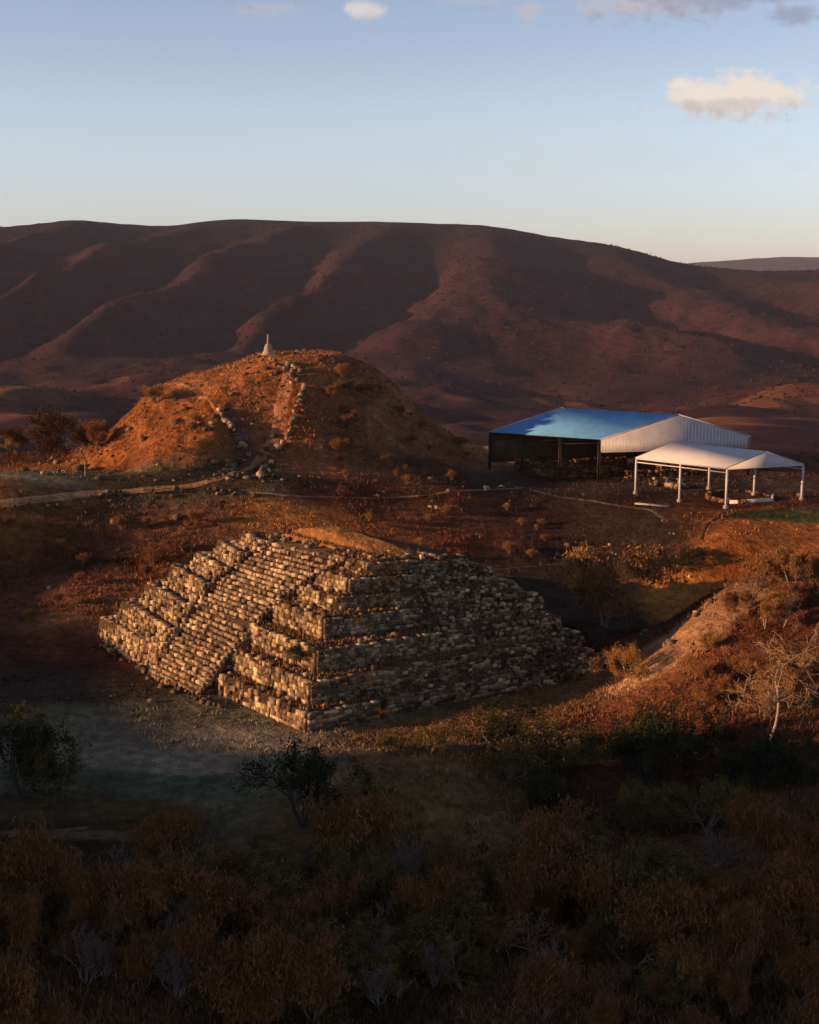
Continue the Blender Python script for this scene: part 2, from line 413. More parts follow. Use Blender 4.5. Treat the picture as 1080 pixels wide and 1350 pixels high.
def paint_mat(name, col, rough=.45, spec=.4, rib=None, dirt=.25, metal=0.0):
    m, n, l, b = M(name, rough, spec)
    b.inputs['Metallic'].default_value = metal
    tc = n.new('ShaderNodeTexCoord')
    n1 = nz(n, l, .6, 6, tc.outputs['Object'], .65); n2 = nz(n, l, 5, 4, tc.outputs['Object'])
    c = mixc(n, l, col, ramp(n, l, n1.outputs[0], [(.3, 1 - dirt), (.65, 1.0)]), 1.0)
    c = mixc(n, l, c, ramp(n, l, n2.outputs[0], [(.3, 1 - dirt * .5), (.6, 1.0)]), 1.0)
    l.new(c, b.inputs['Base Color'])
    return m
m_ground = ground_mat()
m_stone = stone_mat('weathered_limestone', dark=.80)
m_rubble = stone_mat('rubble_stone', dark=.5)
m_bark = attr_mat('bark'); m_leaf = attr_mat('leaves'); m_grass = attr_mat('dry_grass', 1.0)

# ---------------------------------------------------------------- ground colour zones (soil / vegetation colours, some with shade or sunlight painted in)
RUST = (.085, .030, .016); ORANGE = (.20, .074, .022); STRAW = (.26, .135, .045); SAND = (.40, .23, .11)
LAWN = (.125, .110, .062); DARK = (.13, .066, .030); OLIVE = (.040, .032, .012)
ZONES = [  # centre (world), radii, rotation, colour, softness-noise, strength
]
def zone(px, py, rx, ry, col, rot=0, k=1.0, soft=.35):
    p = hit(px, py); ZONES.append((p[0], p[1], rx, ry, R(rot), col, k, soft)) if p is not None else None
# foreground undergrowth base is lightened to offset its shade, mid ground rusty dry brush
zone(200, 1000, 26, 17, LAWN, 0)
zone(330, 930, 20, 14, LAWN, 0)
zone(120, 905, 13, 7, (.04, .028, .018), 0)
zone(40, 1085, 14, 5, (.045, .032, .012), 0)
zone(300, 975, 16, 4, (.20, .155, .10), -12, .8)
zone(150, 995, 16, 2.2, (.22, .165, .105), -8, .8)
zone(210, 1030, 14, 3, (.09, .10, .055), -8, .8)
zone(230, 1012, 18, 1.6, (.23, .175, .115), -5, .7)
zone(60, 1060, 10, 3, (.07, .05, .02), 0, .8)
zone(90, 1100, 9, .7, (.16, .10, .06), 4, .9)
zone(540, 1055, 12, 11, (.16, .090, .038), 0)
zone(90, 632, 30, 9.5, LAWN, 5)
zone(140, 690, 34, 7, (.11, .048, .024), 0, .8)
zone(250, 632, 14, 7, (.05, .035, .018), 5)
zone(100, 605, 30, 9, ORANGE, 0, 1)
zone(20, 570, 30, 22, ORANGE, 0, .9)
zone(0, 690, 12, 7, (.15, .065, .02), 10, .8)
zone(640, 705, 24, 8, (.17, .05, .02), 0, .7)
zone(352, 575, 5, 13, (.24, .085, .035), 20, .8)
zone(320, 585, 1.6, 7, (.10, .06, .05), 28, .8)  # shadow strip beside the left ramp wall, painted into the ground
zone(270, 500, 10, 8, (.26, .11, .045), 0, .6)
zone(250, 745, 15, 2.6, (.28, .115, .03), 38, 1)  # sunlit strip by the pyramid, its brightness put into the colour
zone(170, 775, 14, 2.6, (.26, .105, .03), 45, 1)  # lower end of the sunlit strip, brightness painted likewise
zone(80, 790, 16, 9, (.16, .065, .034), 0, .7)
zone(300, 715, 22, 6, (.15, .06, .03), 0, .6)
zone(420, 690, 12, 5, (.30, .12, .03), 0, 1)
zone(960, 700, 22, 14, (.24, .085, .022), 0, 1)
zone(1060, 680, 14, 4.0, (.055, .055, .016), 0, 1)
zone(880, 720, 6, 7, (.24, .10, .03), 0, .9)
zone(690, 935, 21, 4.6, (.17, .085, .03), 32, .95)
zone(600, 955, 10, 3.0, (.17, .085, .035), 28, .9)
zone(865, 880, 6, 4, SAND, 50, 1)
zone(900, 840, 5, 5, (.26, .14, .07), 30, .9)
zone(900, 800, 6, 6, (.38, .15, .03), 30, 1)
zone(960, 790, 10, 4, (.22, .12, .06), 10, .9)
zone(880, 910, 10, 4, (.20, .075, .03), 30, .9)
zone(1000, 900, 10, 7, (.12, .05, .022), 0, .8)
zone(800, 640, 34, 12, (.045, .028, .020), 0, .95)  # shade around the shelters, put into the ground colour
zone(760, 700, 16, 16, (.030, .018, .013), 0, .9)  # darkened ground standing in for shade below the shelters
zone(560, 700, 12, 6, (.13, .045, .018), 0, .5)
zone(820, 720, 10, 10, (.028, .018, .013), 0, .9)  # shade painted on, up to the edge of the lit lawn
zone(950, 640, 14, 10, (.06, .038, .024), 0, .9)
zone(700, 790, 14, 14, (.045, .030, .020), 0, .9)  # dark tone painted for the shade right of the pyramid
def MOUNDCOL(x, y, c):
    d = np.hypot((x - MC[0]) / 40, (y - MC[1]) / 38)
    w = (1 - sm(.75, 1.05, d + .12 * fbm(x / 8, y / 8, 61, 3)))
    side = sm(-16.5, -11, x + (y - 190) * .06 + 2.0 * fbm(x / 5, y / 5, 63, 3))
    oc = np.array(ORANGE) * 1.05; dc = np.array((.20, .085, .036))
    mc = oc * (1 - side[..., None]) + dc * side[..., None]
    return c * (1 - w[..., None]) + mc * w[..., None]
def ground_color(x, y):
    r = np.hypot(x, y)
    c = np.empty(x.shape + (3,)); 
    nf = sm(88, 125, y + 6 * fbm(x / 20, y / 20, 71, 3))[..., None]
    c[:] = np.array(DARK) * (1 - nf) + np.array(RUST) * nf
    ol = sm(.05, .5, fbm(x / 9, y / 9, 73, 4))[..., None] * .6
    c = c * (1 - ol) + np.array(OLIVE) * .6 * ol
    c = MOUNDCOL(x, y, c)
    nn = fbm(x / 5, y / 5, 81, 3)
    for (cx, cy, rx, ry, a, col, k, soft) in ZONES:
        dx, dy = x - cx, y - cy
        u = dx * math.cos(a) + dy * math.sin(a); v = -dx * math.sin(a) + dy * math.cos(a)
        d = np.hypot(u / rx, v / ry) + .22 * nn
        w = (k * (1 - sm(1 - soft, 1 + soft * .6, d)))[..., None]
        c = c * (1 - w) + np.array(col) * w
    # far slopes: dry deciduous forest, purple-brown, darker green-brown on the crest
    f = sm(255, 330, r)[..., None]
    q = fbm(x / 160, y / 220, 91, 5)[..., None]; q2 = fbm(x / 45, y / 60, 95, 4)[..., None]
    fc = np.array((.042, .0175, .0195)) * (1 + .5 * q + .35 * q2)
    warm = (np.clip((1700 - r) / 900, 0, 1)[..., None]) * sm(.05, .45, q + .4 * q2)
    fc = fc * (1 - warm) + np.array((.22, .085, .028)) * warm
    cr = sm(2300, 2850, r)[..., None]
    fc = fc * (1 - cr * .75) + np.array((.014, .012, .012)) * cr * .75
    return np.clip(c * (1 - f) + fc * f, .004, .9)

# ---------------------------------------------------------------- ground: one sheet to the horizon
def build_ground():
    rs = [3.0]
    while rs[-1] < 16000:
        r = rs[-1]
        rs.append(r + (2.5 if r < 55 else .34 if r < 150 else .5 if r < 262 else min(max(r * .0052, .6), 400)))
    rs = np.array(rs)
    az = [0.0]
    while az[-1] < 19.5: az.append(az[-1] + .042)
    while az[-1] < 180: az.append(min(az[-1] + min(.3 + (az[-1] - 19.5) * .03, 5), 180.0))
    az = np.array(az); az = R(1) * np.concatenate([-az[:0:-1], az])[1:]
    A, RR = np.meshgrid(az, rs)
    x = RR * np.sin(A); y = RR * np.cos(A)
    z = H(x, y)
    m, k = x.shape
    V = np.stack([x, y, z], -1).reshape(-1, 3)
    i = np.arange(m - 1)[:, None] * k; j = np.arange(k)[None]; jn = (j + 1) % k
    Q = np.stack([i + j, i + jn, i + k + jn, i + k + j], -1).reshape(-1, 4)[:, ::-1]
    V = np.vstack([V, [[0, 0, float(z[0].mean())]]]); T = np.stack([np.arange(k), (np.arange(k) + 1) % k, np.full(k, len(V) - 1)], 1)
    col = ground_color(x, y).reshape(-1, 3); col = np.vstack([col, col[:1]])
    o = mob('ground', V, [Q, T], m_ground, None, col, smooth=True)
    tag(o, 'rolling dry ground of rust-brown slopes, lawns and far wooded hills', 'ground', kind='structure')
    return float(V[:, 2].min()), float(V[:, 2].max())
GROUND_MIN, GROUND_MAX = build_ground()
print('ground range', GROUND_MIN, GROUND_MAX)

# ---------------------------------------------------------------- stepped stone pyramid
PZ = [0, 2.0, 4.0, 6.0, 8.0, 9.5, 11.0, 12.3]
PA = [g(*c) for c in [(405,970,0),(409,928,2),(417,886,4),(426,842,6),(440,806,8),(458,783,9.5),(480,758,11),(508,737,12.3)]]
PR = [g(*c) for c in [(795,888,0),(765,858,2),(738,835,4),(712,808,6),(680,787,8),(650,766,9.5),(620,748,11),(588,735,12.3)]]
PL = [g(*c) for c in [(130,837,0),(158,815,2),(190,792,4),(222,768,6),(254,747,8),(284,731,9.5),(314,717,11),(350,705,12.3)]]
PB = [l + r - a for a, r, l in zip(PA, PR, PL)]
PCEN = (PA[0] + PB[0])[:2] / 2
def at_z(P, z):
    return np.array([np.interp(z, PZ, [p[0] for p in P]), np.interp(z, PZ, [p[1] for p in P])])
def row(acc, p0, p1, z, h, dep, w0, w1, keep=.93, rough=.10, out=None, zj=.04):
    """one course of blocks from p0 to p1 (plan), base height z"""
    p0 = np.array(p0[:2]); p1 = np.array(p1[:2]); L = np.linalg.norm(p1 - p0)
    if L < .3: return
    t = (p1 - p0) / L; nrm = np.array([t[1], -t[0]]) if out is None else out
    x = 0.0; C = []; Hh = []; A = []
    while x < L:
        w = rng.uniform(w0, w1) * (1.6 if rng.random() < .12 else 1)
        cc_ = p0 + t * x
        if rng.random() < keep - .75 * max(0.0, float(noise((cc_[0] + cc_[1] * .7) / 2.2, z / 1.1 + cc_[1] * .2, 201)) - .25):
            hh = h * rng.uniform(.86, 1.14)
            c = p0 + t * (x + w / 2) + nrm * rng.normal(0, rough)
            C.append((c[0], c[1], z + hh / 2 + rng.normal(0, zj))); Hh.append((w * .505, dep / 2 * rng.uniform(.8, 1.2), hh / 2))
            A.append(math.atan2(t[1], t[0]) + rng.normal(0, min(rough * .8, .09)))
        x += w
    if C: acc.append((np.array(C), np.array(Hh), np.array(A)))
def rows_mesh(acc, name, mat, parent, rnd=.0, jit=.055):
    C = np.vstack([a[0] for a in acc]); Hh = np.vstack([a[1] for a in acc]); A = np.concatenate([a[2] for a in acc])
    V, Q = rocks(C, Hh, A, rnd, jit, roll=.035)
    return mob(name, V, Q, mat, parent)
def lw(k):  # stair range along A->L at height fraction
    f = k / 12.3
    return f
def stair_s(z):
    f = z / 12.3; a, l = at_z(PA, z), at_z(PL, z); L = np.linalg.norm(l - a)
    w = 9.6 + 1.6 * f; c = .49 - .02 * f
    return c - w / 2 / L, c + w / 2 / L
m_fill = M('rubble_fill_earth', 1, .05)
_m, _n_, _l_, _b = m_fill
_t = nz(_n_, _l_, 1.8, 8, _n_.new('ShaderNodeNewGeometry').outputs['Position'], .75)
_l_.new(ramp(_n_, _l_, _t.outputs[0], [(.3, (.035, .020, .012)), (.5, (.085, .052, .030)), (.72, (.17, .11, .065))]), _b.inputs['Base Color'])
bump(_n_, _l_, _b, _t.outputs[0], .4, 1.0)
m_fill = _m
def build_pyramid():
    root = empty('stepped_pyramid', (PCEN[0], PCEN[1], 0))
    tag(root, 'large ruined stepped stone pyramid with a broad stairway on its sunlit side', 'pyramid')
    inv = np.array([PCEN[0], PCEN[1], 0])
    def shift(o): o.location = -inv; return o
    nA = np.array([t for t in [(PA[0] - PB[0])[:2]]][0])
    fill = MB()
    for k in range(7):
        z0, z1 = PZ[k] - (1.2 if k == 0 else .3), PZ[k + 1]
        c = (PA[k] + PB[k])[:2] / 2
        ins = lambda p, d: tuple(np.array(p[:2]) + (c - np.array(p[:2])) / np.linalg.norm(c - np.array(p[:2])) * d)
        # subdivided prism so the fill can be uneven
        poly = [ins(P[k], -.20) for P in (PA, PR, PB, PL)]
        top = [ins(P[k] + (P[k + 1] - P[k]) * .12, -.16) for P in (PA, PR, PB, PL)]
        fill.hexa(poly, z0, z1 - .12, poly1=top)
    shift(fill.build('earth_fill', m_fill, root))
    for k in range(7):
        acc = []
        z0, z1 = PZ[k], PZ[k + 1]; zb = z0 - (.5 if k == 0 else .1)
        # right (shaded) face
        a0, r0 = PA[k][:2], PR[k][:2]; a1, r1 = PA[k + 1][:2], PR[k + 1][:2]
        n = 7 if k < 4 else 5
        hh = (z1 - zb) / n
        for j in range(n):
            f = j / n; b = .10 * f
            p0 = a0 + (a1 - a0) * b; p1 = r0 + (r1 - r0) * b
            q = .55 + .3 * rng.random()
            mid = p0 + (p1 - p0) * q
            ra = .03 if j < n - 1 else .06
            if j == n - 1: hh_ = hh * .7
            else: hh_ = hh
            row(acc, p0, mid, zb + j * hh, hh_, .5, .18 + .08 * (k < 2), .62 + .3 * (k < 2), .96 if j < n - 1 else .82, ra)
            row(acc, mid, p1, zb + j * hh, hh_ * .98, .5, .18, .5, .9 if j < n - 1 else .62, ra + .08, zj=.08)
        # left (sunlit) face: courses step back one after the other
        l0, l1 = PL[k][:2], PL[k + 1][:2]
        s1, s2 = stair_s((z0 + z1) / 2)
        n = 5 if k < 4 else 4
        hh = (z1 - zb) / n
        tn = (l0 - a0); tn = tn / np.linalg.norm(tn); outv = np.array([-tn[1], tn[0]])
        if np.dot(outv, a0 - PCEN) < 0: outv = -outv
        for j in range(n):
            f = j / n
            b = (.12 if k < 1 else .2) * f
            p0 = a0 + (a1 - a0) * b; p1 = l0 + (l1 - l0) * b
            row(acc, p0, p0 + (p1 - p0) * (s1 + .02), zb + j * hh, hh, .55, .22, .7, .95 if j < n - 1 else .85, .04, outv)
            b = .6 * f
            p0 = a0 + (a1 - a0) * b; p1 = l0 + (l1 - l0) * b
            off = outv * ((1.3, 2.1, 2.1, 2.0, 1.9, 1.7, 1.5)[k])
            q0 = p0 + (p1 - p0) * (s2 - .0) + off; q1 = p1 + off * .1
            row(acc, q0, q1, zb + j * hh, hh * .96, .7, .2, .6, .92, .06, outv, zj=.03)
            row(acc, q0 - outv * .5, q1 - outv * .5, zb + j * hh - .08, hh * .8, .6, .3, .8, .7, .12, outv, zj=.05)
            # right return wall of the left flank
            row(acc, q0, q0 - outv * 3.0, zb + j * hh, hh, .5, .4, .8, .9, .08)
        for f in (.4, .75):
            p0 = a0 + (a1 - a0) * f; p1 = l0 + (l1 - l0) * f
            row(acc, p0, p0 + (p1 - p0) * s1, z1 - .32, .25, .5, .3, .7, .25, .25, zj=.07)
        # back faces, plainer
        for (u0, v0, u1, v1) in ((PR[k], PB[k], PR[k + 1], PB[k + 1]), (PL[k], PB[k], PL[k + 1], PB[k + 1])):
            for j in range(3 if k < 6 else 1):
                b = .25 * j / 3
                row(acc, u0[:2] + (u1 - u0)[:2] * b, v0[:2] + (v1 - v0)[:2] * b, zb + j * (z1 - zb) / 3, (z1 - zb) / 3, .7, .5, 1.2, .85, .12)
        shift(rows_mesh(acc, 'terrace', m_stone, root))
    # stairway
    acc = []; N = 34; zs = np.linspace(-.3, 12.2, N + 1)
    side = []
    st = MB()
    for j in range(N):
        z = max(zs[j], 0); a, l = at_z(PA, z), at_z(PL, z)
        tn = (l - a) / np.linalg.norm(l - a); outv = np.array([-tn[1], tn[0]])
        if np.dot(outv, a - PCEN) < 0: outv = -outv
        s1, s2 = stair_s(z); h = zs[j + 1] - zs[j]
        off = outv * (1.95 - .8 * (j / N))
        p0, p1 = a + (l - a) * s1 + off, a + (l - a) * s2 + off
        row(acc, p0, p1, zs[j], h * .80, .6, .2, .75, .93, .035, outv, zj=.02)
        for q in (p0,):
            row(side, q, q - outv * 2.8, zs[j], h, .5, .35, .8, .92, .06)
        pp = [p0 + outv * .12, p1 + outv * .12, p1 - outv * 3.2, p0 - outv * 3.2]
        st.hexa([tuple(v) for v in pp][::-1], zs[j] - .6, zs[j + 1] - .1)
    w = shift(rows_mesh(acc, 'stairway', m_stone, root))
    s_ = rows_mesh(side, 'side_wall', m_stone, w)
    st.build('stair_fill', m_fill, w)
    # loose blocks over the ledges, the summit and the foot
    C = []; Hh = []
    for _ in range(300):
        z = rng.uniform(0, 12.3); k = min(int(np.searchsorted(PZ, z, 'right')) - 1, 6)
        zz = PZ[k + 1]; f = rng.uniform(.2, 1)
        s = rng.random()
        if rng.random() < .5: e0, e1 = PA, PL
        else: e0, e1 = PA, PR
        p = (e0[k] + (e1[k] - e0[k]) * s); q = (e0[k + 1] + (e1[k + 1] - e0[k + 1]) * s); p = p + (q - p) * f
        r_ = rng.uniform(.10, .30); C.append((p[0], p[1], zz + r_ * .4)); Hh.append((r_ * 1.3, r_, r_ * .8))
    for _ in range(160):
        s, t = rng.random(2); p = PA[7] + (PR[7] - PA[7]) * s + (PL[7] - PA[7]) * t
        r_ = rng.uniform(.12, .35); C.append((p[0], p[1], 12.25 + r_ * .3)); Hh.append((r_ * 1.2, r_, r_ * .7))
    V, Q = rocks(np.array(C), np.array(Hh), rng.uniform(0, 6.3, len(C)), .5, .2)
    shift(mob('loose_stones', V, Q, m_stone, root))['kind'] = 'stuff'
    # dry grass growing along the ledges
    gx = []
    for k in range(7):
        for e0, e1, n_, f0, f1 in ((PA, PR, 1500, .25, 1.0), (PA, PL, 500, .3, 1.0)):
            s = rng.random(n_) * (1 if e1 is PR else .34); f = rng.uniform(f0, f1, n_)[:, None]; s = s[:, None]
            p = e0[k] + (e1[k] - e0[k]) * s; q = e0[k + 1] + (e1[k + 1] - e0[k + 1]) * s; p = p + (q - p) * f; p[:, 2] = PZ[k + 1] - .12; gx.append(p)
    s, t = rng.random((2, 2600, 1)); p = PA[7] + (PR[7] - PA[7]) * s + (PL[7] - PA[7]) * t; p[:, 2] = 12.15 + .8 * t[:, 0]; gx.append(p)
    gx = np.vstack(gx); n_ = len(gx); hh = rng.uniform(.12, .42, n_); a = rng.uniform(0, 6.3, n_); ww = rng.uniform(.04, .12, n_)
    dx, dy = np.cos(a) * ww, np.sin(a) * ww; l1, l2 = rng.normal(0, .1, (2, n_)); X, Y, Z = gx.T
    V = np.stack([np.stack([X - dx, Y - dy, Z], -1), np.stack([X + dx, Y + dy, Z], -1), np.stack([X + l1, Y + l2, Z + hh], -1)], 1).reshape(-1, 3)
    cg = np.array([.22, .11, .045]) * rng.uniform(.5, 1.4, (n_, 1))
    shift(mob('ledge_grass', V, np.arange(len(V)).reshape(-1, 3), m_grass, root, np.repeat(cg, 3, 0)))['kind'] = 'stuff'
    # grassy summit of earth
    n = 26; u, v = np.meshgrid(np.linspace(-.04, 1.0, n), np.linspace(-.02, 1.0, n))
    P = PA[7][:2] + (PR[7] - PA[7])[:2] * u[..., None] + (PL[7] - PA[7])[:2] * v[..., None]
    e = np.minimum(np.minimum(u, 1 - u), np.minimum(v, 1 - v)) * 2
    zt = 12.0 + 1.5 * sm(0, .6, e) * (.35 + .65 * v) + .5 * np.exp(-((v - .7) / .3) ** 2) * sm(0, .5, e) + .25 * fbm(P[..., 0] / 2, P[..., 1] / 2, 5)
    V = np.concatenate([P, zt[..., None]], -1).reshape(-1, 3)
    i = (np.arange(n - 1)[:, None] * n + np.arange(n - 1)[None]).ravel()
    Q = np.stack([i, i + 1, i + n + 1, i + n], 1)
    cc = np.repeat(np.array([[.24, .11, .035]]), len(V), 0)
    shift(mob('grassy_summit', V, Q, m_ground, root, cc, smooth=True))
    return root
build_pyramid()

# ---------------------------------------------------------------- paths
def path(name, pts, width, col, label, lift=.05, px=True):
    P = []
    for p in pts:
        if px: q = hit(*p[:2]); P.append((q[0], q[1]))
        else: P.append(p)
    P = np.array(P)
    t = np.r_[0, np.cumsum(np.linalg.norm(np.diff(P, axis=0), axis=1))]
    n = max(int(t[-1] / .6), 4); tt = np.linspace(0, t[-1], n)
    x = np.interp(tt, t, P[:, 0]); y = np.interp(tt, t, P[:, 1])
    for _ in range(6):
        x[1:-1] = (x[:-2] + x[1:-1] * 2 + x[2:]) / 4; y[1:-1] = (y[:-2] + y[1:-1] * 2 + y[2:]) / 4
    dx = np.gradient(x); dy = np.gradient(y); L = np.hypot(dx, dy); nx, ny = -dy / L, dx / L
    m = 7; wv = width * (1 + .25 * noise(tt / 4, tt * 0, 9))
    V = []
    for k in range(m):
        f = (k / (m - 1) - .5) * wv * (1 + .18 * noise(tt / 1.5, tt * 0 + k, 19))
        X = x + nx * f; Y = y + ny * f; edge = abs(k / (m - 1) - .5) * 2
        V.append(np.stack([X, Y, H(X, Y) + lift * (1 - edge ** 4) - .03 * edge ** 4], -1))
    V = np.stack(V, 1).reshape(-1, 3)
    i = (np.arange(n - 1)[:, None] * m + np.arange(m - 1)[None]).ravel()
    Q = np.stack([i, i + m, i + m + 1, i + 1], 1)
    cc = np.tile(np.array(col), (len(V), 1))
    o = mob(name, V, Q, m_ground, None, cc, smooth=True)
    tag(o, label, 'path', kind='structure')
path('path', [(352, 600), (362, 580), (368, 560), (372, 535), (376, 512), (382, 490)], 2.6, (.34, .155, .075), 'reddish ramp path running straight up the mound between the stone walls')
path('path', [(0, 668), (60, 657), (120, 650), (190, 645), (255, 640), (300, 628), (335, 612), (352, 598)], 1.8, (.36, .185, .09), 'sandy footpath climbing to the foot of the mound')
path('path', [(330, 650), (380, 654), (430, 656), (500, 657), (560, 653), (620, 647), (690, 643)], .55, (.26, .13, .065), 'thin footpath crossing the slope below the mound')
path('path', [(700, 645), (740, 655), (800, 664), (860, 672), (880, 688)], .8, (.10, .07, .05), 'grey footpath passing in front of the blue shelter')
path('path', [(640, 754), (700, 747), (760, 740)], .5, (.10, .065, .045), 'faint footpath right of the pyramid')
path('path', [(925, 712), (932, 692), (950, 681), (1000, 676), (1080, 662)], .5, (.05, .03, .02), 'narrow dark track curving over the lawn')
path('path', [(232, 505), (262, 520), (288, 545)], .8, (.36, .17, .07), 'worn trail up the left shoulder of the mound')
path('path', [(0, 1106), (50, 1098), (115, 1092)], .5, (.15, .10, .06), 'pale footpath at the left edge of the front lawn')

# ---------------------------------------------------------------- dry stone walls and boulders
def stone_line(pts, hgt, size, label, name='stone_wall', cat='wall', wid=.7, dens=1.0):
    P = np.array([hit(*p) for p in pts])
    t = np.r_[0, np.cumsum(np.linalg.norm(np.diff(P[:, :2], axis=0), axis=1))]
    n = int(t[-1] * wid * max(hgt, .4) / size ** 2 * 1.5 * dens); C = []; Hh = []
    c0 = P[0].copy()
    for _ in range(n):
        a = rng.uniform(0, t[-1]); x = np.interp(a, t, P[:, 0]); y = np.interp(a, t, P[:, 1])
        lv = rng.random() ** 1.4
        x += rng.normal(0, wid * .4 * (1 - .5 * lv)); y += rng.normal(0, wid * .4 * (1 - .5 * lv))
        r_ = size * rng.uniform(.6, 1.35) * .5
        C.append((x, y, H(x, y) + lv * hgt)); Hh.append((r_ * 1.25, r_, r_ * .85))
    C = np.array(C) - c0
    V, Q = rocks(C, np.array(Hh), rng.uniform(0, 6.3, len(C)), .3, .2)
    o = mob(name, V, Q, m_rubble if hgt < .6 else m_stone, None); o.location = c0
    tag(o, label, cat, kind='stuff' if name == 'rubble_heap' or name == 'rock_outcrop' else None); return o
stone_line([(287, 541), (298, 557), (311, 573), (318, 588), (328, 603)], .9, .55, 'short dry stone wall climbing the left side of the ramp on the mound', wid=.3, dens=3.2)
stone_line([(328, 604), (312, 612), (298, 620), (282, 630)], .5, .5, 'low row of stones beside the bend of the sandy path', wid=.35, dens=2)
stone_line([(402, 510), (397, 530), (389, 548), (386, 562), (378, 580), (374, 592), (366, 605)], .9, .6, 'long pale dry stone wall running down the right edge of the ramp', wid=.3, dens=3.2)
stone_line([(366, 606), (356, 614), (347, 622), (343, 632)], .6, .6, 'low end of tumbled blocks where the ramp meets the footpath', wid=.4, dens=2)
stone_line([(110, 655), (160, 652), (210, 650), (260, 648), (300, 650), (345, 650)], 0.5, .55, 'ruined terrace edge of tumbled stones along the lower side of the path', wid=1.8, dens=.22)
stone_line([(0, 680), (40, 672), (100, 662)], .4, .45, 'line of small stones edging the path at the left border', wid=1.2, dens=.3)
stone_line([(130, 850), (180, 882), (240, 912), (290, 935)], .25, .5, 'fallen blocks lying along the shaded foot of the pyramid', name='rubble_heap', cat='rubble', wid=1.3, dens=.5)
stone_line([(860, 640), (880, 640), (900, 646), (880, 632)], .6, .6, 'grey heap of rubble beside the white shelter', name='rubble_heap', cat='rubble', wid=2.5, dens=.4)
stone_line([(920, 1232), (938, 1238), (952, 1252), (960, 1275)], .4, .38, 'heap of pale stones among the shrubs in the lower right corner', name='rubble_heap', cat='rubble', wid=.9, dens=.5)
stone_line([(655, 990), (680, 1000), (700, 1012), (725, 1024), (745, 1032)], .2, .28, 'scattered pale stones in the dark gully below the pyramid', name='rubble_heap', cat='rubble', wid=.8, dens=.3)
stone_line([(380, 478), (390, 490), (384, 505)], .7, .8, 'pale outcrop of exposed stone near the top of the mound', name='rock_outcrop', cat='rock', wid=2.0, dens=.7)
stone_line([(860, 838), (890, 828), (915, 815), (945, 790)], .35, .4, 'stony crest along the sunlit knoll on the right', name='rock_outcrop', cat='rock', wid=1.6, dens=.25)
def boulder(px, py, s, label, group=None):
    q = hit(px, py)
    V, Q = rocks(np.zeros((1, 3)), np.array([[s * 1.3, s, s * .8]]), rng.uniform(0, 6, 1), .55, .22)
    o = mob('boulder', V, Q, m_rubble); o.location = (q[0], q[1], q[2] + s * .35)
    tag(o, label, 'boulder', group)
for a in [(76, 611, .55, 'pale boulder at the far left edge of the grassy terrace'), (105, 621, .9, 'large pale boulder under the bent tree on the left'), (113, 616, .5, 'smaller pale boulder leaning beside the large one under the bent tree'),
          (250, 724, .55, 'lone white boulder on the dark slope above the pyramid'), (234, 683, .5, 'dark grey boulder below the terrace edge'), (150, 690, .45, 'small boulder on the rusty slope left of the pyramid'),
          (403, 464, .5, 'small block lying on the flat top of the mound'), (749, 720, .4, 'small pale stone on the slope right of the pyramid'), (735, 733, .3, 'tiny pale stone near the faint footpath'),
          (945, 985, .32, 'white stone left of the big bare tree'), (1055, 655, .45, 'pale stone against the front right post of the white shelter'), (775, 980, .3, 'grey stone on the dark ground below the knoll'),
          (507, 650, .3, 'small stone on the thin footpath'), (885, 850, .45, 'bright stone on the sandy bank of the knoll'), (484, 1254, .22, 'white stone low in the dark thicket'), (665, 1225, .22, 'grey stone in the thicket right of centre'),
          (1068, 1328, .3, 'white stone in the lower right corner'), (40, 1133, .45, 'tan rock beside the pale footpath at the left edge'), (700, 1262, .35, 'grey slab leaning in the thicket')]:
    boulder(*a)

# ---------------------------------------------------------------- survey monument on the mound
def build_monument():
    q = np.array([-22.9, 222.5, 0]); q[2] = H(q[0], q[1])
    mt = paint_mat('lime_washed_plaster', (.46, .34, .24), .9, .1, dirt=.4)
    root = empty('monument', q)
    tag(root, 'small white tapering monument with a slender spike on top of the mound', 'monument')
    b = MB(); b.hexa([(-1.15, -1.15), (1.15, -1.15), (1.15, 1.15), (-1.15, 1.15)], -.6, .18); b.hexa([(-.85, -.85), (.85, -.85), (.85, .85), (-.85, .85)], .18, .45); b.build('base', mt, root)
    b = MB(); s0, s1, s2 = .72, .55, .30
    sq = lambda s: [(-s, -s), (s, -s), (s, s), (-s, s)]
    b.hexa(sq(s0), .35, 1.35, poly1=sq(s1)); b.hexa(sq(s1 - .003), 1.35, 1.75, poly1=sq(s2)); b.build('pillar', mt, root)
    b = MB(); b.bar((0, 0, 1.74), (0, 0, 3.0), .20, 8, .13); b.bar((0, 0, 3.0), (0, 0, 3.35), .15, 8, .05); b.build('spike', mt, root)
build_monument()

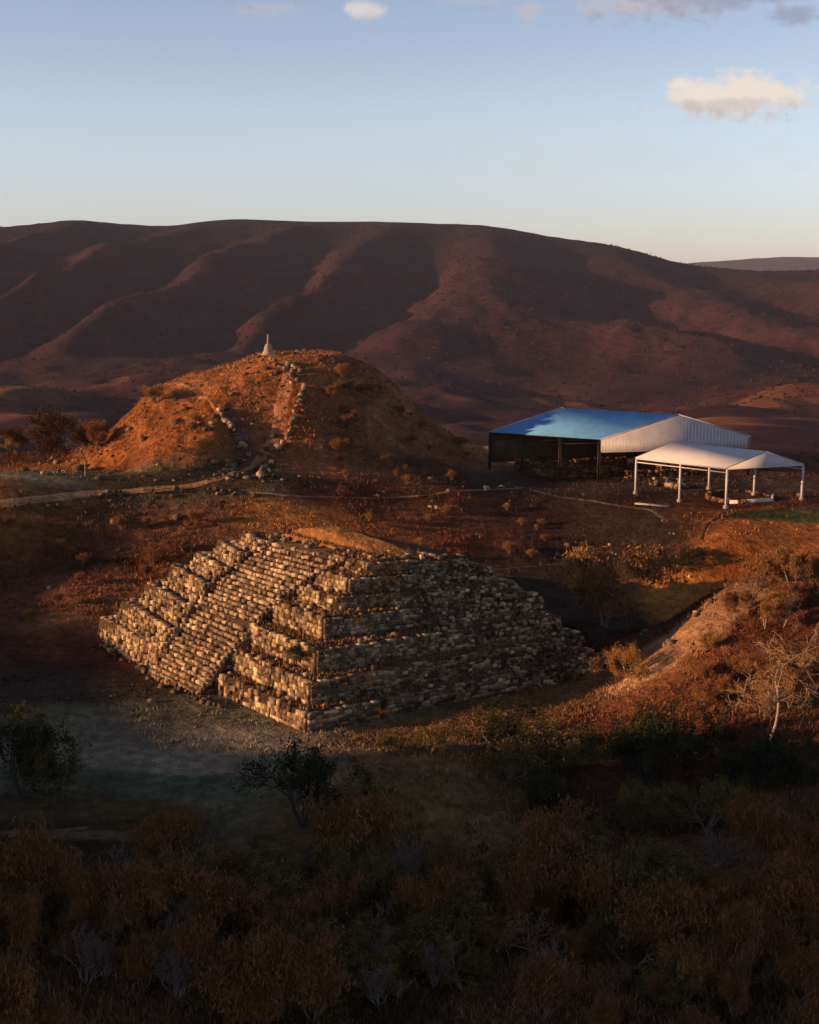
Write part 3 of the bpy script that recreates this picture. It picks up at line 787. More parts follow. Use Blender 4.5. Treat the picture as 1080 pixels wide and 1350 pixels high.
# ---------------------------------------------------------------- shelters over the excavations
m_blue = paint_mat('blue_roof_sheet', (.115, .295, .54), .9, .1, dirt=.22)
m_white = paint_mat('white_wall_sheet', (.42, .40, .41), .6, .3, dirt=.2)
m_tarp = paint_mat('white_roof_sheet', (.50, .46, .45), .6, .3, dirt=.12)
m_steel = paint_mat('dark_red_steel', (.035, .018, .013), .6, .3, dirt=.4)
m_wpost = paint_mat('white_painted_steel', (.55, .51, .48), .5, .3, dirt=.2)
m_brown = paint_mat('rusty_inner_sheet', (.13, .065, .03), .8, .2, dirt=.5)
m_conc = paint_mat('concrete', (.34, .30, .26), .95, .1, dirt=.4)
def sheet(name, q, mat, parent, nrib, thick=.05, rib=.05, ribw=.10):
    """ribbed sheet on a quad q (4 points, ribs run from edge 0-1 to edge 3-2), with thickness"""
    q = np.array(q, float); n = np.cross(q[1] - q[0], q[3] - q[0]); n /= np.linalg.norm(n)
    b = MB()
    Vt = np.vstack([q, q - n * thick])
    b.add(Vt, [(0, 1, 2, 3), (7, 6, 5, 4), (0, 4, 5, 1), (1, 5, 6, 2), (2, 6, 7, 3), (3, 7, 4, 0)])
    for i in range(nrib):
        f = (i + .5) / nrib; L = np.linalg.norm(q[1] - q[0]); w = ribw / L
        a0 = q[0] + (q[1] - q[0]) * (f - w); a1 = q[0] + (q[1] - q[0]) * (f + w)
        c0 = q[3] + (q[2] - q[3]) * (f - w); c1 = q[3] + (q[2] - q[3]) * (f + w)
        lo = n * .002
        m0 = (a0 + a1) / 2 + n * rib; m1 = (c0 + c1) / 2 + n * rib
        b.add([a0 + lo, a1 + lo, c1 + lo, c0 + lo, m0, m1], [(0, 4, 5, 3), (4, 1, 2, 5)], [(0, 1, 4), (2, 3, 5)])
    return b.build(name, mat, parent)
def build_hall():
    e0, e1, e2 = np.array([12.6, 215.7, 14.5]), np.array([29.0, 205.9, 14.5]), np.array([53.0, 210.7, 14.5])
    r1, r0 = np.array([41.3, 208.9, 18.0]), np.array([24.4, 219.3, 18.0]); e3 = e0 + e2 - e1
    O = np.array([32.8, 213.2, H(32.8, 213.2)])
    e0, e1, e2, e3, r0, r1 = [v - O for v in (e0, e1, e2, e3, r0, r1)]
    root = empty('blue_roofed_shelter', O)
    tag(root, 'open-sided shelter with a blue sheet roof and white gable on dark posts', 'shelter')
    G = lambda p: H(p[0] + O[0], p[1] + O[1]) - O[2]
    sheet('roof_slope', [e0, e1, r1, r0][::1], m_blue, root, 34)
    sheet('roof_slope', [e2, e3, r0, r1], m_blue, root, 34)
    # gable walls: white cladding down to a flat line
    zb = 12.55 - O[2]
    def gable(a, b, r, name, mat, out, n=30):
        bld = MB(); out = np.array([*out, 0.0]) * .03; zl = zb if mat is m_white else 9.7 - O[2]
        P = [a * [1, 1, 0] + [0, 0, zl], b * [1, 1, 0] + [0, 0, zl], b - [0, 0, .07], r - [0, 0, .07], a - [0, 0, .07]]
        V = [p + out for p in P] + [p - out for p in P]
        bld.add(V, [(i, i + 5, (i + 1) % 5 + 5, (i + 1) % 5) for i in range(5)] + [(0, 1, 2, 4), (5, 9, 7, 6)], [(2, 3, 4), (7, 9, 8)])
        for i in range(n):
            f = (i + .5) / n; p = a + (b - a) * f; zt = np.interp(f, [0, .5, 1], [a[2], r[2], b[2]]) - .12
            bld.bar((p[0] + out[0], p[1] + out[1], zl + .01), (p[0] + out[0], p[1] + out[1], zt), .022, 4)
        return bld.build(name, mat, root)
    d = (e2 - e1)[:2]; d /= np.linalg.norm(d); gable(e1, e2, r1, 'gable_wall', m_white, (d[1], -d[0]), 44)
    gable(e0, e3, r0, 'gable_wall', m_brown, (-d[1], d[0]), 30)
    # white edge trims
    for p, q in ((e1, r1), (r1, e2), (e0, r0), (r0, e3)):
        b = MB(); b.bar(p + [0, 0, .06], q + [0, 0, .06], .10, 4); b.build('trim', m_white, root)
    b = MB(); b.bar(e0 + [0, 0, -.02], e1 + [0, 0, -.02], .09, 4); b.build('gutter', m_steel, root)
    # long side: inner cladding of the far wall
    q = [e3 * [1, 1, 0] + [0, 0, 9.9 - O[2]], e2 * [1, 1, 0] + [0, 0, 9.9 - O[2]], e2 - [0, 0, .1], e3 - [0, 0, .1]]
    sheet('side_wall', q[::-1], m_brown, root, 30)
    # posts and trusses
    def lat(p):
        b = MB(); z0 = G(p) - .3; z1 = p[2] - .15
        for sx, sy in ((-1, -1), (1, -1), (1, 1), (-1, 1)):
            b.bar((p[0] + sx * .16, p[1] + sy * .16, z0), (p[0] + sx * .16, p[1] + sy * .16, z1), .07, 4)
        k = 12
        for i in range(k):
            za, zc = z0 + (z1 - z0) * i / k, z0 + (z1 - z0) * (i + 1) / k; s = 1 if i % 2 else -1
            for y in (-.16, .16): b.bar((p[0] - s * .16, p[1] + y, za), (p[0] + s * .16, p[1] + y, zc), .03, 4)
        b.hexa([(p[0] - .13, p[1] - .13), (p[0] + .13, p[1] - .13), (p[0] + .13, p[1] + .13), (p[0] - .13, p[1] + .13)], z0, z1)
        b.hexa([(p[0] - .3, p[1] - .3), (p[0] + .3, p[1] - .3), (p[0] + .3, p[1] + .3), (p[0] - .3, p[1] + .3)], z0 - .1, z0 + .4)
        b.build('post', m_steel, root)
    for f in (0.01, .31, .65, .99):
        lat(e0 + (e1 - e0) * f); lat(e3 + (e2 - e3) * f)
        a, c, r_ = e0 + (e1 - e0) * f, e3 + (e2 - e3) * f, r0 + (r1 - r0) * f
        b = MB(); dz = np.array([0, 0, -.25]); dl = np.array([0, 0, -1.3])
        b.bar(a + dz, r_ + dz, .08, 4); b.bar(r_ + dz, c + dz, .08, 4); b.bar(a + dl * .8, c + dl * .8, .07, 4)
        for i in range(8):
            u = (i + .5) / 8; top = a + (r_ - a) * u * 2 if u < .5 else r_ + (c - r_) * (u - .5) * 2
            u2 = (i + (0 if i % 2 else 1)) / 8
            b.bar(top + dz, a + (c - a) * u2 + dl * .8, .04, 4)
        b.build('truss', m_steel, root)
    b = MB()
    for u in (.2, .4, .6, .8):
        for s0, s1, t0, t1 in ((e0, e1, r0, r1), (e3, e2, r0, r1)):
            b.bar(s0 + (t0 - s0) * u + [0, 0, -.16], s1 + (t1 - s1) * u + [0, 0, -.16], .06, 4)
    b.build('purlins', m_steel, root)
build_hall()
def ruin_wall(pts, h, label, w=.9):
    P = [np.array(p, float) for p in pts]; acc = []
    for a, b in zip(P[:-1], P[1:]):
        z = min(H(*a), H(*b)) - .3; n = max(int(h / .3), 1)
        for j in range(n + 1):
            for o in (-w / 3, w / 3):
                t = (b - a) / np.linalg.norm(b - a); nn = np.array([-t[1], t[0]]) * o
                row(acc, a + nn, b + nn, z + j * .3, .3, .5, .3, .7, .97 if j < n - 1 else .7, .06)
    o0 = np.array([P[0][0], P[0][1], H(*P[0])])
    acc = [(c - o0, hh, r_) for c, hh, r_ in acc]
    o = rows_mesh(acc, 'ruined_wall', m_brownstone, None); o.location = o0
    tag(o, label, 'wall')
m_brownstone = stone_mat('brown_rubble_masonry', (.75, .5, .36), .6)
ruin_wall([(17, 216), (25, 211), (34, 214)], 3.2, 'excavated brown masonry wall standing under the blue roof')
ruin_wall([(25, 221), (40, 214)], 2.2, 'lower excavated wall at the back of the blue-roofed shelter')
ruin_wall([(33.5, 209.5), (46, 212)], 1.4, 'low rubble wall behind the gable of the blue-roofed shelter')
def build_canopy():
    P1 = np.array([43.0, 182.9]); wv = np.array([11.3, 3.6]); lv = np.array([-10.6, 10.4])
    O = np.array([*(P1 + wv / 2 + lv / 2), 0.0]); O[2] = H(O[0], O[1])
    root = empty('white_shelter', O)
    tag(root, 'small open white shelter on white posts in front of the blue-roofed one', 'shelter')
    c = {k: np.array([*(P1 + wv * a + lv * b), 13.5]) - O for k, (a, b) in dict(a=(0, 0), b=(1, 0), c=(1, 1), d=(0, 1)).items()}
    up = np.array([0, 0, 1.95])
    r1 = (c['a'] + c['b']) / 2 + up; r0 = (c['c'] + c['d']) / 2 + up
    ov = np.array([*(-wv / np.linalg.norm(wv) * .25), -.08])
    z = np.array([0, 0, .13])
    sheet('roof_slope', [c['d'] + ov + z, c['a'] + ov + z, r1 + z, r0 + z], m_tarp, root, 0, .08)
    ov2 = ov * [-1, -1, 1]
    sheet('roof_slope', [c['b'] + ov2 + z, c['c'] + ov2 + z, r0 + z, r1 + z], m_tarp, root, 0, .08)
    d = wv / np.linalg.norm(wv); out = np.array([d[1], -d[0], 0]) * .05
    for (a, b, r_, o) in ((c['a'], c['b'], r1, out), (c['d'], c['c'], r0, -out)):
        m = MB(); V = [a + o, b + o, r_ + o, a - o, b - o, r_ - o]
        m.add(V, [(0, 3, 4, 1), (1, 4, 5, 2), (2, 5, 3, 0)], [(0, 1, 2), (5, 4, 3)]); m.build('gable', m_tarp, root)
    G = lambda p: H(p[0] + O[0], p[1] + O[1]) - O[2]
    for (a, b) in (('a', 'd'), ('b', 'c'), ('a', 'b'), ('d', 'c')):
        m = MB(); m.bar(c[a] - [0, 0, .1], c[b] - [0, 0, .1], .13, 4); m.build('beam', m_wpost, root)
        if (a, b) in (('a', 'd'), ('b', 'c')):
            m = MB(); m.bar(c[a] - [0, 0, .62], c[b] - [0, 0, .62], .09, 4); m.build('tie_beam', m_wpost, root)
    for k in ('a', 'ad', 'd', 'b', 'bc', 'c'):
        p = c[k] if len(k) == 1 else (c[k[0]] + c[k[1]]) / 2
        g0 = G(p)
        m = MB(); s = .14
        m.hexa([(p[0] - s, p[1] - s), (p[0] + s, p[1] - s), (p[0] + s, p[1] + s), (p[0] - s, p[1] + s)], g0 - .2, p[2] - .2)
        o = m.build('post', m_wpost, root)
        m = MB(); s = .3
        m.hexa([(p[0] - s, p[1] - s), (p[0] + s, p[1] - s), (p[0] + s, p[1] + s), (p[0] - s, p[1] + s)], g0 - .4, g0 + .35)
        m.build('footing', m_conc, o)
build_canopy()
def curb(pts, w, h, mat, name, label, cat):
    P = [hit(*p) for p in pts]; O = P[0].copy(); b = MB()
    for p, q in zip(P[:-1], P[1:]):
        p = p - O; q = q - O; t = (q - p)[:2]; t /= np.linalg.norm(t); n = np.array([-t[1], t[0]]) * w / 2
        V = [(*(p[:2] - n), p[2] - .3), (*(q[:2] - n), q[2] - .3), (*(q[:2] + n), q[2] - .3), (*(p[:2] + n), p[2] - .3)]
        V += [(v[0], v[1], v[2] + .3 + h) for v in V]
        b.add(V, [(3, 2, 1, 0), (4, 5, 6, 7), (0, 1, 5, 4), (1, 2, 6, 5), (2, 3, 7, 6), (3, 0, 4, 7)])
    o = b.build(name, mat); o.location = O; tag(o, label, cat)
curb([(962, 664), (1018, 661), (1019, 655)], .3, .45, m_wpost, 'low_wall', 'low pale kerb wall in front of the white shelter pit', 'wall')
curb([(838, 664), (882, 668)], .9, .12, m_conc, 'concrete_slab', 'flat pale concrete slab on the ground left of the white shelter', 'slab')
# round excavated ring below the white shelter
acc = []; cc = np.array([46.5, 190.5])
th = np.linspace(0, 2 * math.pi, 25)
for a, b in zip(th[:-1], th[1:]):
    p = cc + 4.3 * np.array([math.cos(a), math.sin(a)]); q = cc + 4.3 * np.array([math.cos(b), math.sin(b)])
    for j in range(2): row(acc, p, q, H(*cc) - .2 + j * .3, .3, .5, .3, .6, .95, .05)
o0 = np.array([cc[0], cc[1], H(*cc)]); acc = [(c - o0, h_, r_) for c, h_, r_ in acc]
o = rows_mesh(acc, 'stone_ring', m_brownstone, None); o.location = o0
tag(o, 'dark round ring of excavated masonry under the white shelter', 'ruin')

# ---------------------------------------------------------------- trees and shrubs
def grow(r, kind):
    """returns trunk segments, twig segments (p, q, r0, r1) and leaf anchor points; unit height about 1"""
    P0, P1, R0, R1, LV = [], [], [], [], []
    def seg(p, q, a, b, lv): P0.append(p); P1.append(q); R0.append(a); R1.append(b); LV.append(lv)
    K = dict(bare=dict(stems=(2, 3), up=.10, spread=.75, len=.34, dec=.72, lev=6, kids=(2, 4), rad=.013, start=.10),
             spread=dict(stems=(1, 1), up=.04, spread=.95, len=.36, dec=.74, lev=6, kids=(3, 4), rad=.0105, start=.20),
             whip=dict(stems=(6, 9), up=.30, spread=.50, len=.32, dec=.78, lev=5, kids=(2, 4), rad=.009, start=.02),
             crown=dict(stems=(2, 2), up=.10, spread=.95, len=.32, dec=.74, lev=6, kids=(3, 3), rad=.010, start=.20),
             bush=dict(stems=(5, 7), up=.06, spread=.95, len=.30, dec=.74, lev=4, kids=(3, 4), rad=.012, start=.02))[kind]
    def br(p, d, L, rad, lv):
        n = 4 if lv < 2 else 3
        pts = [p]
        for i in range(n):
            d = d + r.normal(0, .16 + .03 * lv, 3); d[2] += K['up'] * .5; d /= np.linalg.norm(d)
            q = pts[-1] + d * L / n
            seg(pts[-1], q, rad * (1 - .45 * i / n), rad * (1 - .45 * (i + 1) / n), lv); pts.append(q)
        if lv >= K['lev']: return
        for k in range(r.integers(K['kids'][0], K['kids'][1] + 1)):
            a = pts[-1] if k == 0 else pts[r.integers(max(1, n - 2), n + 1)]
            u = r.normal(0, 1, 3); u -= u.dot(d) * d; u /= np.linalg.norm(u)
            e = d + u * K['spread'] * r.uniform(.5, 1.1); e[2] += K['up']; e /= np.linalg.norm(e)
            br(a, e, L * K['dec'] * r.uniform(.75, 1.15), rad * .6 * (.85 + .3 * r.random()), lv + 1)
    for i in range(r.integers(K['stems'][0], K['stems'][1] + 1)):
        a = r.uniform(0, 6.3); t = .25 if kind in ('crown', 'spread') else .55 * K['spread'] + .1
        d = np.array([math.cos(a) * t, math.sin(a) * t, 1.0]); d /= np.linalg.norm(d)
        base = np.array([math.cos(a), math.sin(a), 0]) * K['start'] * .12
        top = base + d * K['start']
        if K['start'] > .05: seg(base - [0, 0, .05], base + d * K['start'] * .5, K['rad'] * 1.5, K['rad'] * 1.15, 0); seg(base + d * K['start'] * .5, top, K['rad'] * 1.15, K['rad'], 0)
        br(top, d, K['len'] * r.uniform(.8, 1.1), K['rad'], 1)
    P0, P1, R0, R1, LV = map(np.array, (P0, P1, R0, R1, LV))
    s = 1.0 / P1[:, 2].max()
    return P0 * s, P1 * s, R0 * s, R1 * s, LV
def tubes(P0, P1, R0, R1, k):
    n = len(P0); d = P1 - P0; d /= np.linalg.norm(d, axis=1, keepdims=True) + 1e-9
    ref = np.where(np.abs(d[:, 2:3]) > .9, np.array([[1.0, 0, 0]]), np.array([[0, 0, 1.0]]))
    u = np.cross(d, ref); u /= np.linalg.norm(u, axis=1, keepdims=True); w = np.cross(d, u)
    th = np.arange(k) * 2 * math.pi / k
    c = np.cos(th)[None, :, None] * u[:, None] + np.sin(th)[None, :, None] * w[:, None]
    V = np.concatenate([P0[:, None] + c * R0[:, None, None], P1[:, None] + c * R1[:, None, None]], 1)
    i = np.arange(k); j = (i + 1) % k
    Q = np.stack([i, j, j + k, i + k], 1)[None] + (np.arange(n) * 2 * k)[:, None, None]
    return V.reshape(-1, 3), Q.reshape(-1, 4)
def leaves(r, A, n, size, spread, cols, elong=1.0, upright=0.0):
    """n small leaf faces round anchor points A"""
    i = r.integers(0, len(A), n); c = A[i] + r.normal(0, spread, (n, 3))
    c[:, 2] = np.maximum(c[:, 2], .02)
    a = r.normal(0, 1, (n, 3)); a[:, 2] += upright * 2.5 * np.sign(r.random(n) + .001); a /= np.linalg.norm(a, axis=1, keepdims=True)
    b = r.normal(0, 1, (n, 3)); b -= (a * b).sum(1, keepdims=True) * a; b /= np.linalg.norm(b, axis=1, keepdims=True)
    s = size * r.uniform(.5, 1.4, (n, 1))
    V = np.stack([c - a * s * elong, c + b * s * .5, c + a * s * elong, c - b * s * .5], 1)
    Q = np.arange(n * 4).reshape(-1, 4)
    cl = (noise(c[:, 0] * 6 + 40, c[:, 1] * 6 + c[:, 2] * 5, 3) * .5 + .5)[:, None]
    cols = np.array(cols); base = cols[0] * (1 - cl) + cols[1] * cl
    base = base * r.uniform(.6, 1.35, (n, 1))
    return V.reshape(-1, 3), Q, np.repeat(base, 4, 0)
PROTO = {}
SPECIES = dict(  # skeleton, bark colour, twig colour, leaf count, leaf size, spread, leaf colours, elongation, upright
    bare=('bare', (.24, .17, .12), (.20, .115, .065), 500, .012, .02, [(.16, .07, .025), (.22, .10, .03)], 1.6, .3),
    pale=('spread', (.30, .22, .15), (.30, .18, .10), 250, .012, .02, [(.14, .08, .03), (.2, .1, .03)], 1.5, .2),
    brown=('crown', (.26, .22, .18), (.24, .12, .055), 13000, .011, .034, [(.17, .078, .030), (.30, .14, .048)], 2.0, .8),
    rust=('whip', (.20, .13, .09), (.17, .08, .04), 6500, 0.01, .036, [(.15, .060, .022), (.28, .12, .036)], 2.6, 1.2),
    straw=('whip', (.18, .12, .07), (.22, .12, .045), 6500, 0.01, .030, [(.22, .11, .03), (.34, .17, .045)], 2.4, .9),
    grey=('whip', (.28, .21, .18), (.22, .15, .12), 700, .010, .03, [(.15, .09, .06), (.17, .11, .08)], 2.0, 1.0),
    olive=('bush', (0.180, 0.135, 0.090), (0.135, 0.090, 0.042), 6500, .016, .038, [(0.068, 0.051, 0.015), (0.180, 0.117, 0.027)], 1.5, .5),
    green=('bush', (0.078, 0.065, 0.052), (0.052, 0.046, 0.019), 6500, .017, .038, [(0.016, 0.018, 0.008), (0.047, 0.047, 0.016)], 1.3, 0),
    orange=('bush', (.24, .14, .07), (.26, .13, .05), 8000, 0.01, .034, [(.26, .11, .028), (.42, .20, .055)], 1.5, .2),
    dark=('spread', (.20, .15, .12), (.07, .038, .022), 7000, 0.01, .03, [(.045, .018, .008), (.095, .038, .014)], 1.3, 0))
def proto(kind, var):
    key = (kind, var)
    if key in PROTO: return PROTO[key]
    sk, bc, tc, nl, ls, sp, lc, el, upr = SPECIES[kind]
    r = np.random.default_rng(abs(hash_(kind)) * 10 + var)
    P0, P1, R0, R1, LV = grow(r, sk)
    a = LV <= 2
    V, Q = tubes(P0[a], P1[a], R0[a], R1[a], 6); c = np.array(bc) * (1 + .35 * noise(V[:, 0] * 30, V[:, 2] * 12, 5))[:, None]
    me1 = npmesh('trunk', V, Q, c); me1.materials.append(m_bark)
    b = ~a
    V1, Q1 = tubes(P0[b], P1[b], np.maximum(R0[b], .0022), np.maximum(R1[b], .0016), 3)
    c1 = np.tile(np.array(tc), (len(V1), 1)) * r.uniform(.7, 1.3, (len(V1) // 6, 1)).repeat(6, 0)
    A = np.vstack([P1[LV >= LV.max() - 1], (P0[LV >= LV.max()] + P1[LV >= LV.max()]) / 2])
    V2, Q2, c2 = leaves(r, A, nl, ls, sp, lc, el, upr)
    me2 = npmesh('crown', np.vstack([V1, V2]), np.vstack([Q1, Q2 + len(V1)]), np.vstack([c1, c2])); me2.materials.append(m_leaf)
    PROTO[key] = (me1, me2); return PROTO[key]
def hash_(s): return sum((i + 1) * ord(c) for i, c in enumerate(s)) % 997
NAMES = dict(bare='bare_tree', pale='bare_tree', brown='tree', rust='shrub', straw='shrub', grey='bare_shrub', olive='shrub', green='bush', orange='bush', dark='tree')
CATS = dict(bare='tree', pale='tree', brown='tree', rust='shrub', straw='shrub', grey='shrub', olive='shrub', green='bush', orange='bush', dark='tree')
def plant(kind, x, y, h, label, wid=1.0, var=None, rz=None, group=None, sink=.05, z=None):
    var = int(rng.integers(0, 3)) if var is None else var
    m1, m2 = proto(kind, var)
    o = empty(NAMES[kind], (x, y, (H(x, y) if z is None else z) - sink), rng.uniform(0, 6.28) if rz is None else rz)
    o.scale = (h * wid, h * wid, h)
    tag(o, label, CATS[kind], group)
    for nm, me in (('trunk', m1), ('crown', m2)):
        c = bpy.data.objects.new(nm, me); COL.objects.link(c); c.parent = o
    return o
def plantp(kind, px, py, h, label, **k):
    q = hit(px, py); return plant(kind, q[0], q[1], h, label, **k)
TREES = [
 ('dark', 113, 628, 10.5, 'bent tree with a pale trunk and dark drooping crown at the left of the mound', dict(var=0, wid=1.25)),
 ('straw', 88, 590, 4.2, 'reddish dry shrub behind the bent tree on the left', dict(wid=1.6)),
 ('straw', 20, 600, 4.0, 'dry orange shrub on the sunlit bank at the far left edge', dict(wid=1.6)),
 ('straw', 205, 532, 3.2, 'bushy dry shrub on the left shoulder of the mound', dict(wid=1.7)),
 ('rust', 450, 500, 2.6, 'brown shrub just below the right end of the mound top', dict(wid=1.7)),
 ('olive', 462, 512, 2.0, 'low dark shrub below the flat top of the mound', dict(wid=1.6)),
 ('brown', 800, 825, 10.0, 'wide brown-crowned tree with two pale trunks right of the pyramid', dict(var=0, wid=1.35)),
 ('bare', 985, 808, 6.0, 'thin tree with pale twin trunks on top of the knoll', dict(wid=.8)),
 ('bare', 1032, 828, 4.6, 'small forked tree with reddish trunk at the right edge', dict(wid=.9)),
 ('pale', 1006, 985, 9.8, 'big bare pale tree with wide branching twigs at the right edge', dict(var=2, wid=1.2)),
 ('orange', 826, 893, 3.7, 'round orange bush glowing in the sun at the right corner of the pyramid', dict(wid=1.25)),
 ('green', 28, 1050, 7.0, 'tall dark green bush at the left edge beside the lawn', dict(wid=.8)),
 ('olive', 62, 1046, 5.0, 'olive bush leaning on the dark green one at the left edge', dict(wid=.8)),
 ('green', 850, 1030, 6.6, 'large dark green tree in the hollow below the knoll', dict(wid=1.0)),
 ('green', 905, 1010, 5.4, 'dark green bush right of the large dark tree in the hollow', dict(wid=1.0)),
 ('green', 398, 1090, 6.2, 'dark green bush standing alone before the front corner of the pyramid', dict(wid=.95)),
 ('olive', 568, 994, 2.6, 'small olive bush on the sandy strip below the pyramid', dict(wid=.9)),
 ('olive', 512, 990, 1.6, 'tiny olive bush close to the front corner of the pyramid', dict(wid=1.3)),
 ('bare', 292, 1180, 5.4, 'pale bare tree leaning in the thicket left of centre', dict(wid=.8)),
 ('rust', 118, 1250, 6.0, 'tall orange-brown shrub with bright stems in the lower left', dict(wid=.75)),
 ('bare', 145, 1262, 4.6, 'pale-stemmed bare shrub next to the tall orange one at lower left', dict(wid=.8)),
 ('grey', 528, 1185, 4.6, 'grey bare shrub of upright twigs in the middle of the thicket', dict(wid=.9)),
 ('grey', 272, 1120, 3.6, 'grey upright twigs rising above the thicket left of centre', dict(wid=.8)),
 ('rust', 690, 1235, 4.8, 'rust-red shrub right of the grey twigs in the thicket', dict(wid=1.0)),
 ('olive', 812, 1205, 5.6, 'broad olive shrub standing alone right of the thicket', dict(wid=1.25)),
 ('olive', 745, 1180, 3.6, 'smaller olive shrub left of the broad olive one', dict(wid=1.1)),
 ('olive', 458, 1215, 5.0, 'yellowish olive shrub left of the grey twigs', dict(wid=.8)),
 ('olive', 352, 1225, 4.4, 'dark olive shrub beside the leaning pale tree', dict(wid=1.0)),
 ('straw', 905, 1325, 4.2, 'straw-yellow grassy shrub beside the pale stones at lower right', dict(wid=.9)),
 ('rust', 1010, 1285, 3.8, 'round rust shrub above the straw-yellow one at lower right', dict(wid=1.3)),
 ('straw', 632, 1288, 1.6, 'little orange shrub alone at the bottom centre', dict(wid=1.4)),
 ('rust', 200, 1160, 4.6, 'rust shrub at the near edge of the front lawn', dict(wid=1.0)),
 ('straw', 400, 868 + 12, 1.2, 'green-brown bush on a ledge by the front corner of the pyramid', None),
]
for k_, px_, py_, h_, lb_, kw in TREES:
    if kw is None: continue
    plantp(k_, px_, py_, h_, lb_, **kw)
def on_pyramid(px, py, z, h, label, kind='olive'):
    p = g(px, py, z); plant(kind, p[0], p[1], h, label, wid=1.2, z=z)
on_pyramid(403, 877, 4.1, 2.3, 'dark green bush growing on a ledge by the front corner of the pyramid', 'green')
on_pyramid(418, 822, 6.3, 1.8, 'small olive bush on the higher ledge above the dark green one')
on_pyramid(232, 802, 5.0, 1.1, 'little dark bush on the left flank of the pyramid', 'green')
def scatter(kinds, box, n, hr, label, group, wid=(.9, 1.5), ok=None):
    x0, y0, x1, y1 = box; c = 0; t = 0
    while c < n and t < n * 30:
        t += 1
        px, py = rng.uniform(x0, x1), rng.uniform(y0, y1)
        if ok and not ok(px, py): continue
        q = hit(px, py)
        if q is None or q[1] > 400: continue
        plant(str(rng.choice(kinds)), q[0], q[1], rng.uniform(*hr), label, wid=rng.uniform(*wid), group=group); c += 1
low = lambda px, py: py > 1130 + 40 * math.sin(px / 70.) - (40 if px > 700 else 0)
scatter(['rust'], (-30, 1130, 1100, 1400), 64, (1.6, 6.0), 'rust-brown dry shrub in the shaded thicket along the bottom of the picture', 'rust-brown shrubs of the bottom thicket', ok=low, wid=(.7, 1.7))
scatter(['bare'], (0, 1150, 1090, 1340), 16, (2.6, 4.6), 'thin leafless tree with pale stems in the thicket along the bottom of the picture', 'thin leafless trees of the bottom thicket', ok=low)
scatter(['olive'], (200, 1120, 900, 1330), 24, (2.0, 4.4), 'shaded olive shrub in the thicket along the bottom of the picture', 'olive shrubs of the bottom thicket', ok=low)
scatter(['grey'], (0, 1140, 1090, 1340), 26, (2.0, 4.0), 'leafless grey shrub in the thicket along the bottom of the picture', 'leafless grey shrubs of the bottom thicket', ok=low)
scatter(['green', 'olive'], (640, 985, 1100, 1100), 12, (1.6, 4.2), 'green bush in the shaded hollow below the knoll', 'dark green bushes of the hollow', wid=(1.0, 1.6))
scatter(['rust', 'straw'], (900, 850, 1090, 945), 12, (1.8, 3.4), 'reddish dry shrub on the sunlit near slope of the knoll', 'reddish shrubs on the knoll')
scatter(['rust', 'brown'], (940, 745, 1100, 830), 9, (2.4, 4.4), 'dark reddish shrub on the back of the knoll', 'dark shrubs behind the knoll')
scatter(['green'], (845, 735, 950, 775), 6, (1.2, 2.2), 'dark green bush in the ditch beside the sunlit lawn', 'bushes in the ditch', wid=(1.2, 1.7))
scatter(['rust'], (10, 690, 330, 830), 20, (1.0, 2.2), 'low rusty shrub on the dark slope left of the pyramid', 'low shrubs left of the pyramid', wid=(1.1, 1.8), ok=lambda x, y: y < 820 - (x - 60) * .42)
scatter(['rust'], (430, 510, 620, 640), 26, (1.0, 2.2), 'low brown shrub on the dark right flank of the mound', 'low shrubs on the right flank of the mound', wid=(1.1, 1.8), ok=lambda x, y: y > 480 + (x - 430) * .62)
scatter(['rust', 'straw'], (470, 670, 720, 745), 16, (.8, 1.6), 'low reddish shrub on the slope behind the pyramid', 'low shrubs behind the pyramid', wid=(1.2, 2))
scatter(['rust', 'dark'], (0, 525, 140, 600), 9, (3, 5.5), 'dark dry shrub on the rim behind the left terrace', 'dark shrubs at the left rim', wid=(1.2, 1.6))

# ---------------------------------------------------------------- grass and brush nobody could count
def inview(x, y, m=1.5): return np.abs(x) < (y * .315 + m)
def tuft_field(name, label, cat, n, x0, x1, y0, y1, hgt, wid, blades, mask=None, gain=1.25, jit=.35, seed=1):
    r = np.random.default_rng(seed)
    x = r.uniform(x0, x1, n * 3); y = r.uniform(y0, y1, n * 3)
    k = inview(x, y, 4); x, y = x[k], y[k]
    if mask is not None: w = mask(x, y); k = r.random(len(x)) < w; x, y = x[k], y[k]
    k = ~((x > -40) & (x < 22) & in_pyr(x, y)); x, y = x[k][:n], y[k][:n]
    z = H(x, y); n = len(x); c = ground_color(x, y)
    sc = (.6 + .8 * r.random(n)) * (1 + .5 * noise(x / 3, y / 3, 7))
    X = np.repeat(x, blades) + r.normal(0, wid, n * blades) * .5; Y = np.repeat(y, blades) + r.normal(0, wid, n * blades) * .5; Z = np.repeat(z, blades) - .05
    a = r.uniform(0, 6.28, n * blades); hh = np.repeat(sc, blades) * hgt * r.uniform(.5, 1.2, n * blades)
    w = wid * .13 * r.uniform(.6, 1.5, n * blades)
    lx, ly = r.normal(0, .35, n * blades) * hh, r.normal(0, .35, n * blades) * hh
    ca, sa = np.cos(a) * w, np.sin(a) * w
    V = np.stack([np.stack([X - ca, Y - sa, Z], -1), np.stack([X + ca, Y + sa, Z], -1), np.stack([X + lx, Y + ly, Z + hh], -1)], 1).reshape(-1, 3)
    T = np.arange(len(V)).reshape(-1, 3)
    C = np.repeat(c * gain * (1 + jit * r.normal(0, 1, (n, 1))).clip(.3, 2.2), blades * 3, 0)
    o = mob(name, V, T, m_grass, None, np.clip(C, .003, .8)); tag(o, label, cat, kind='stuff')
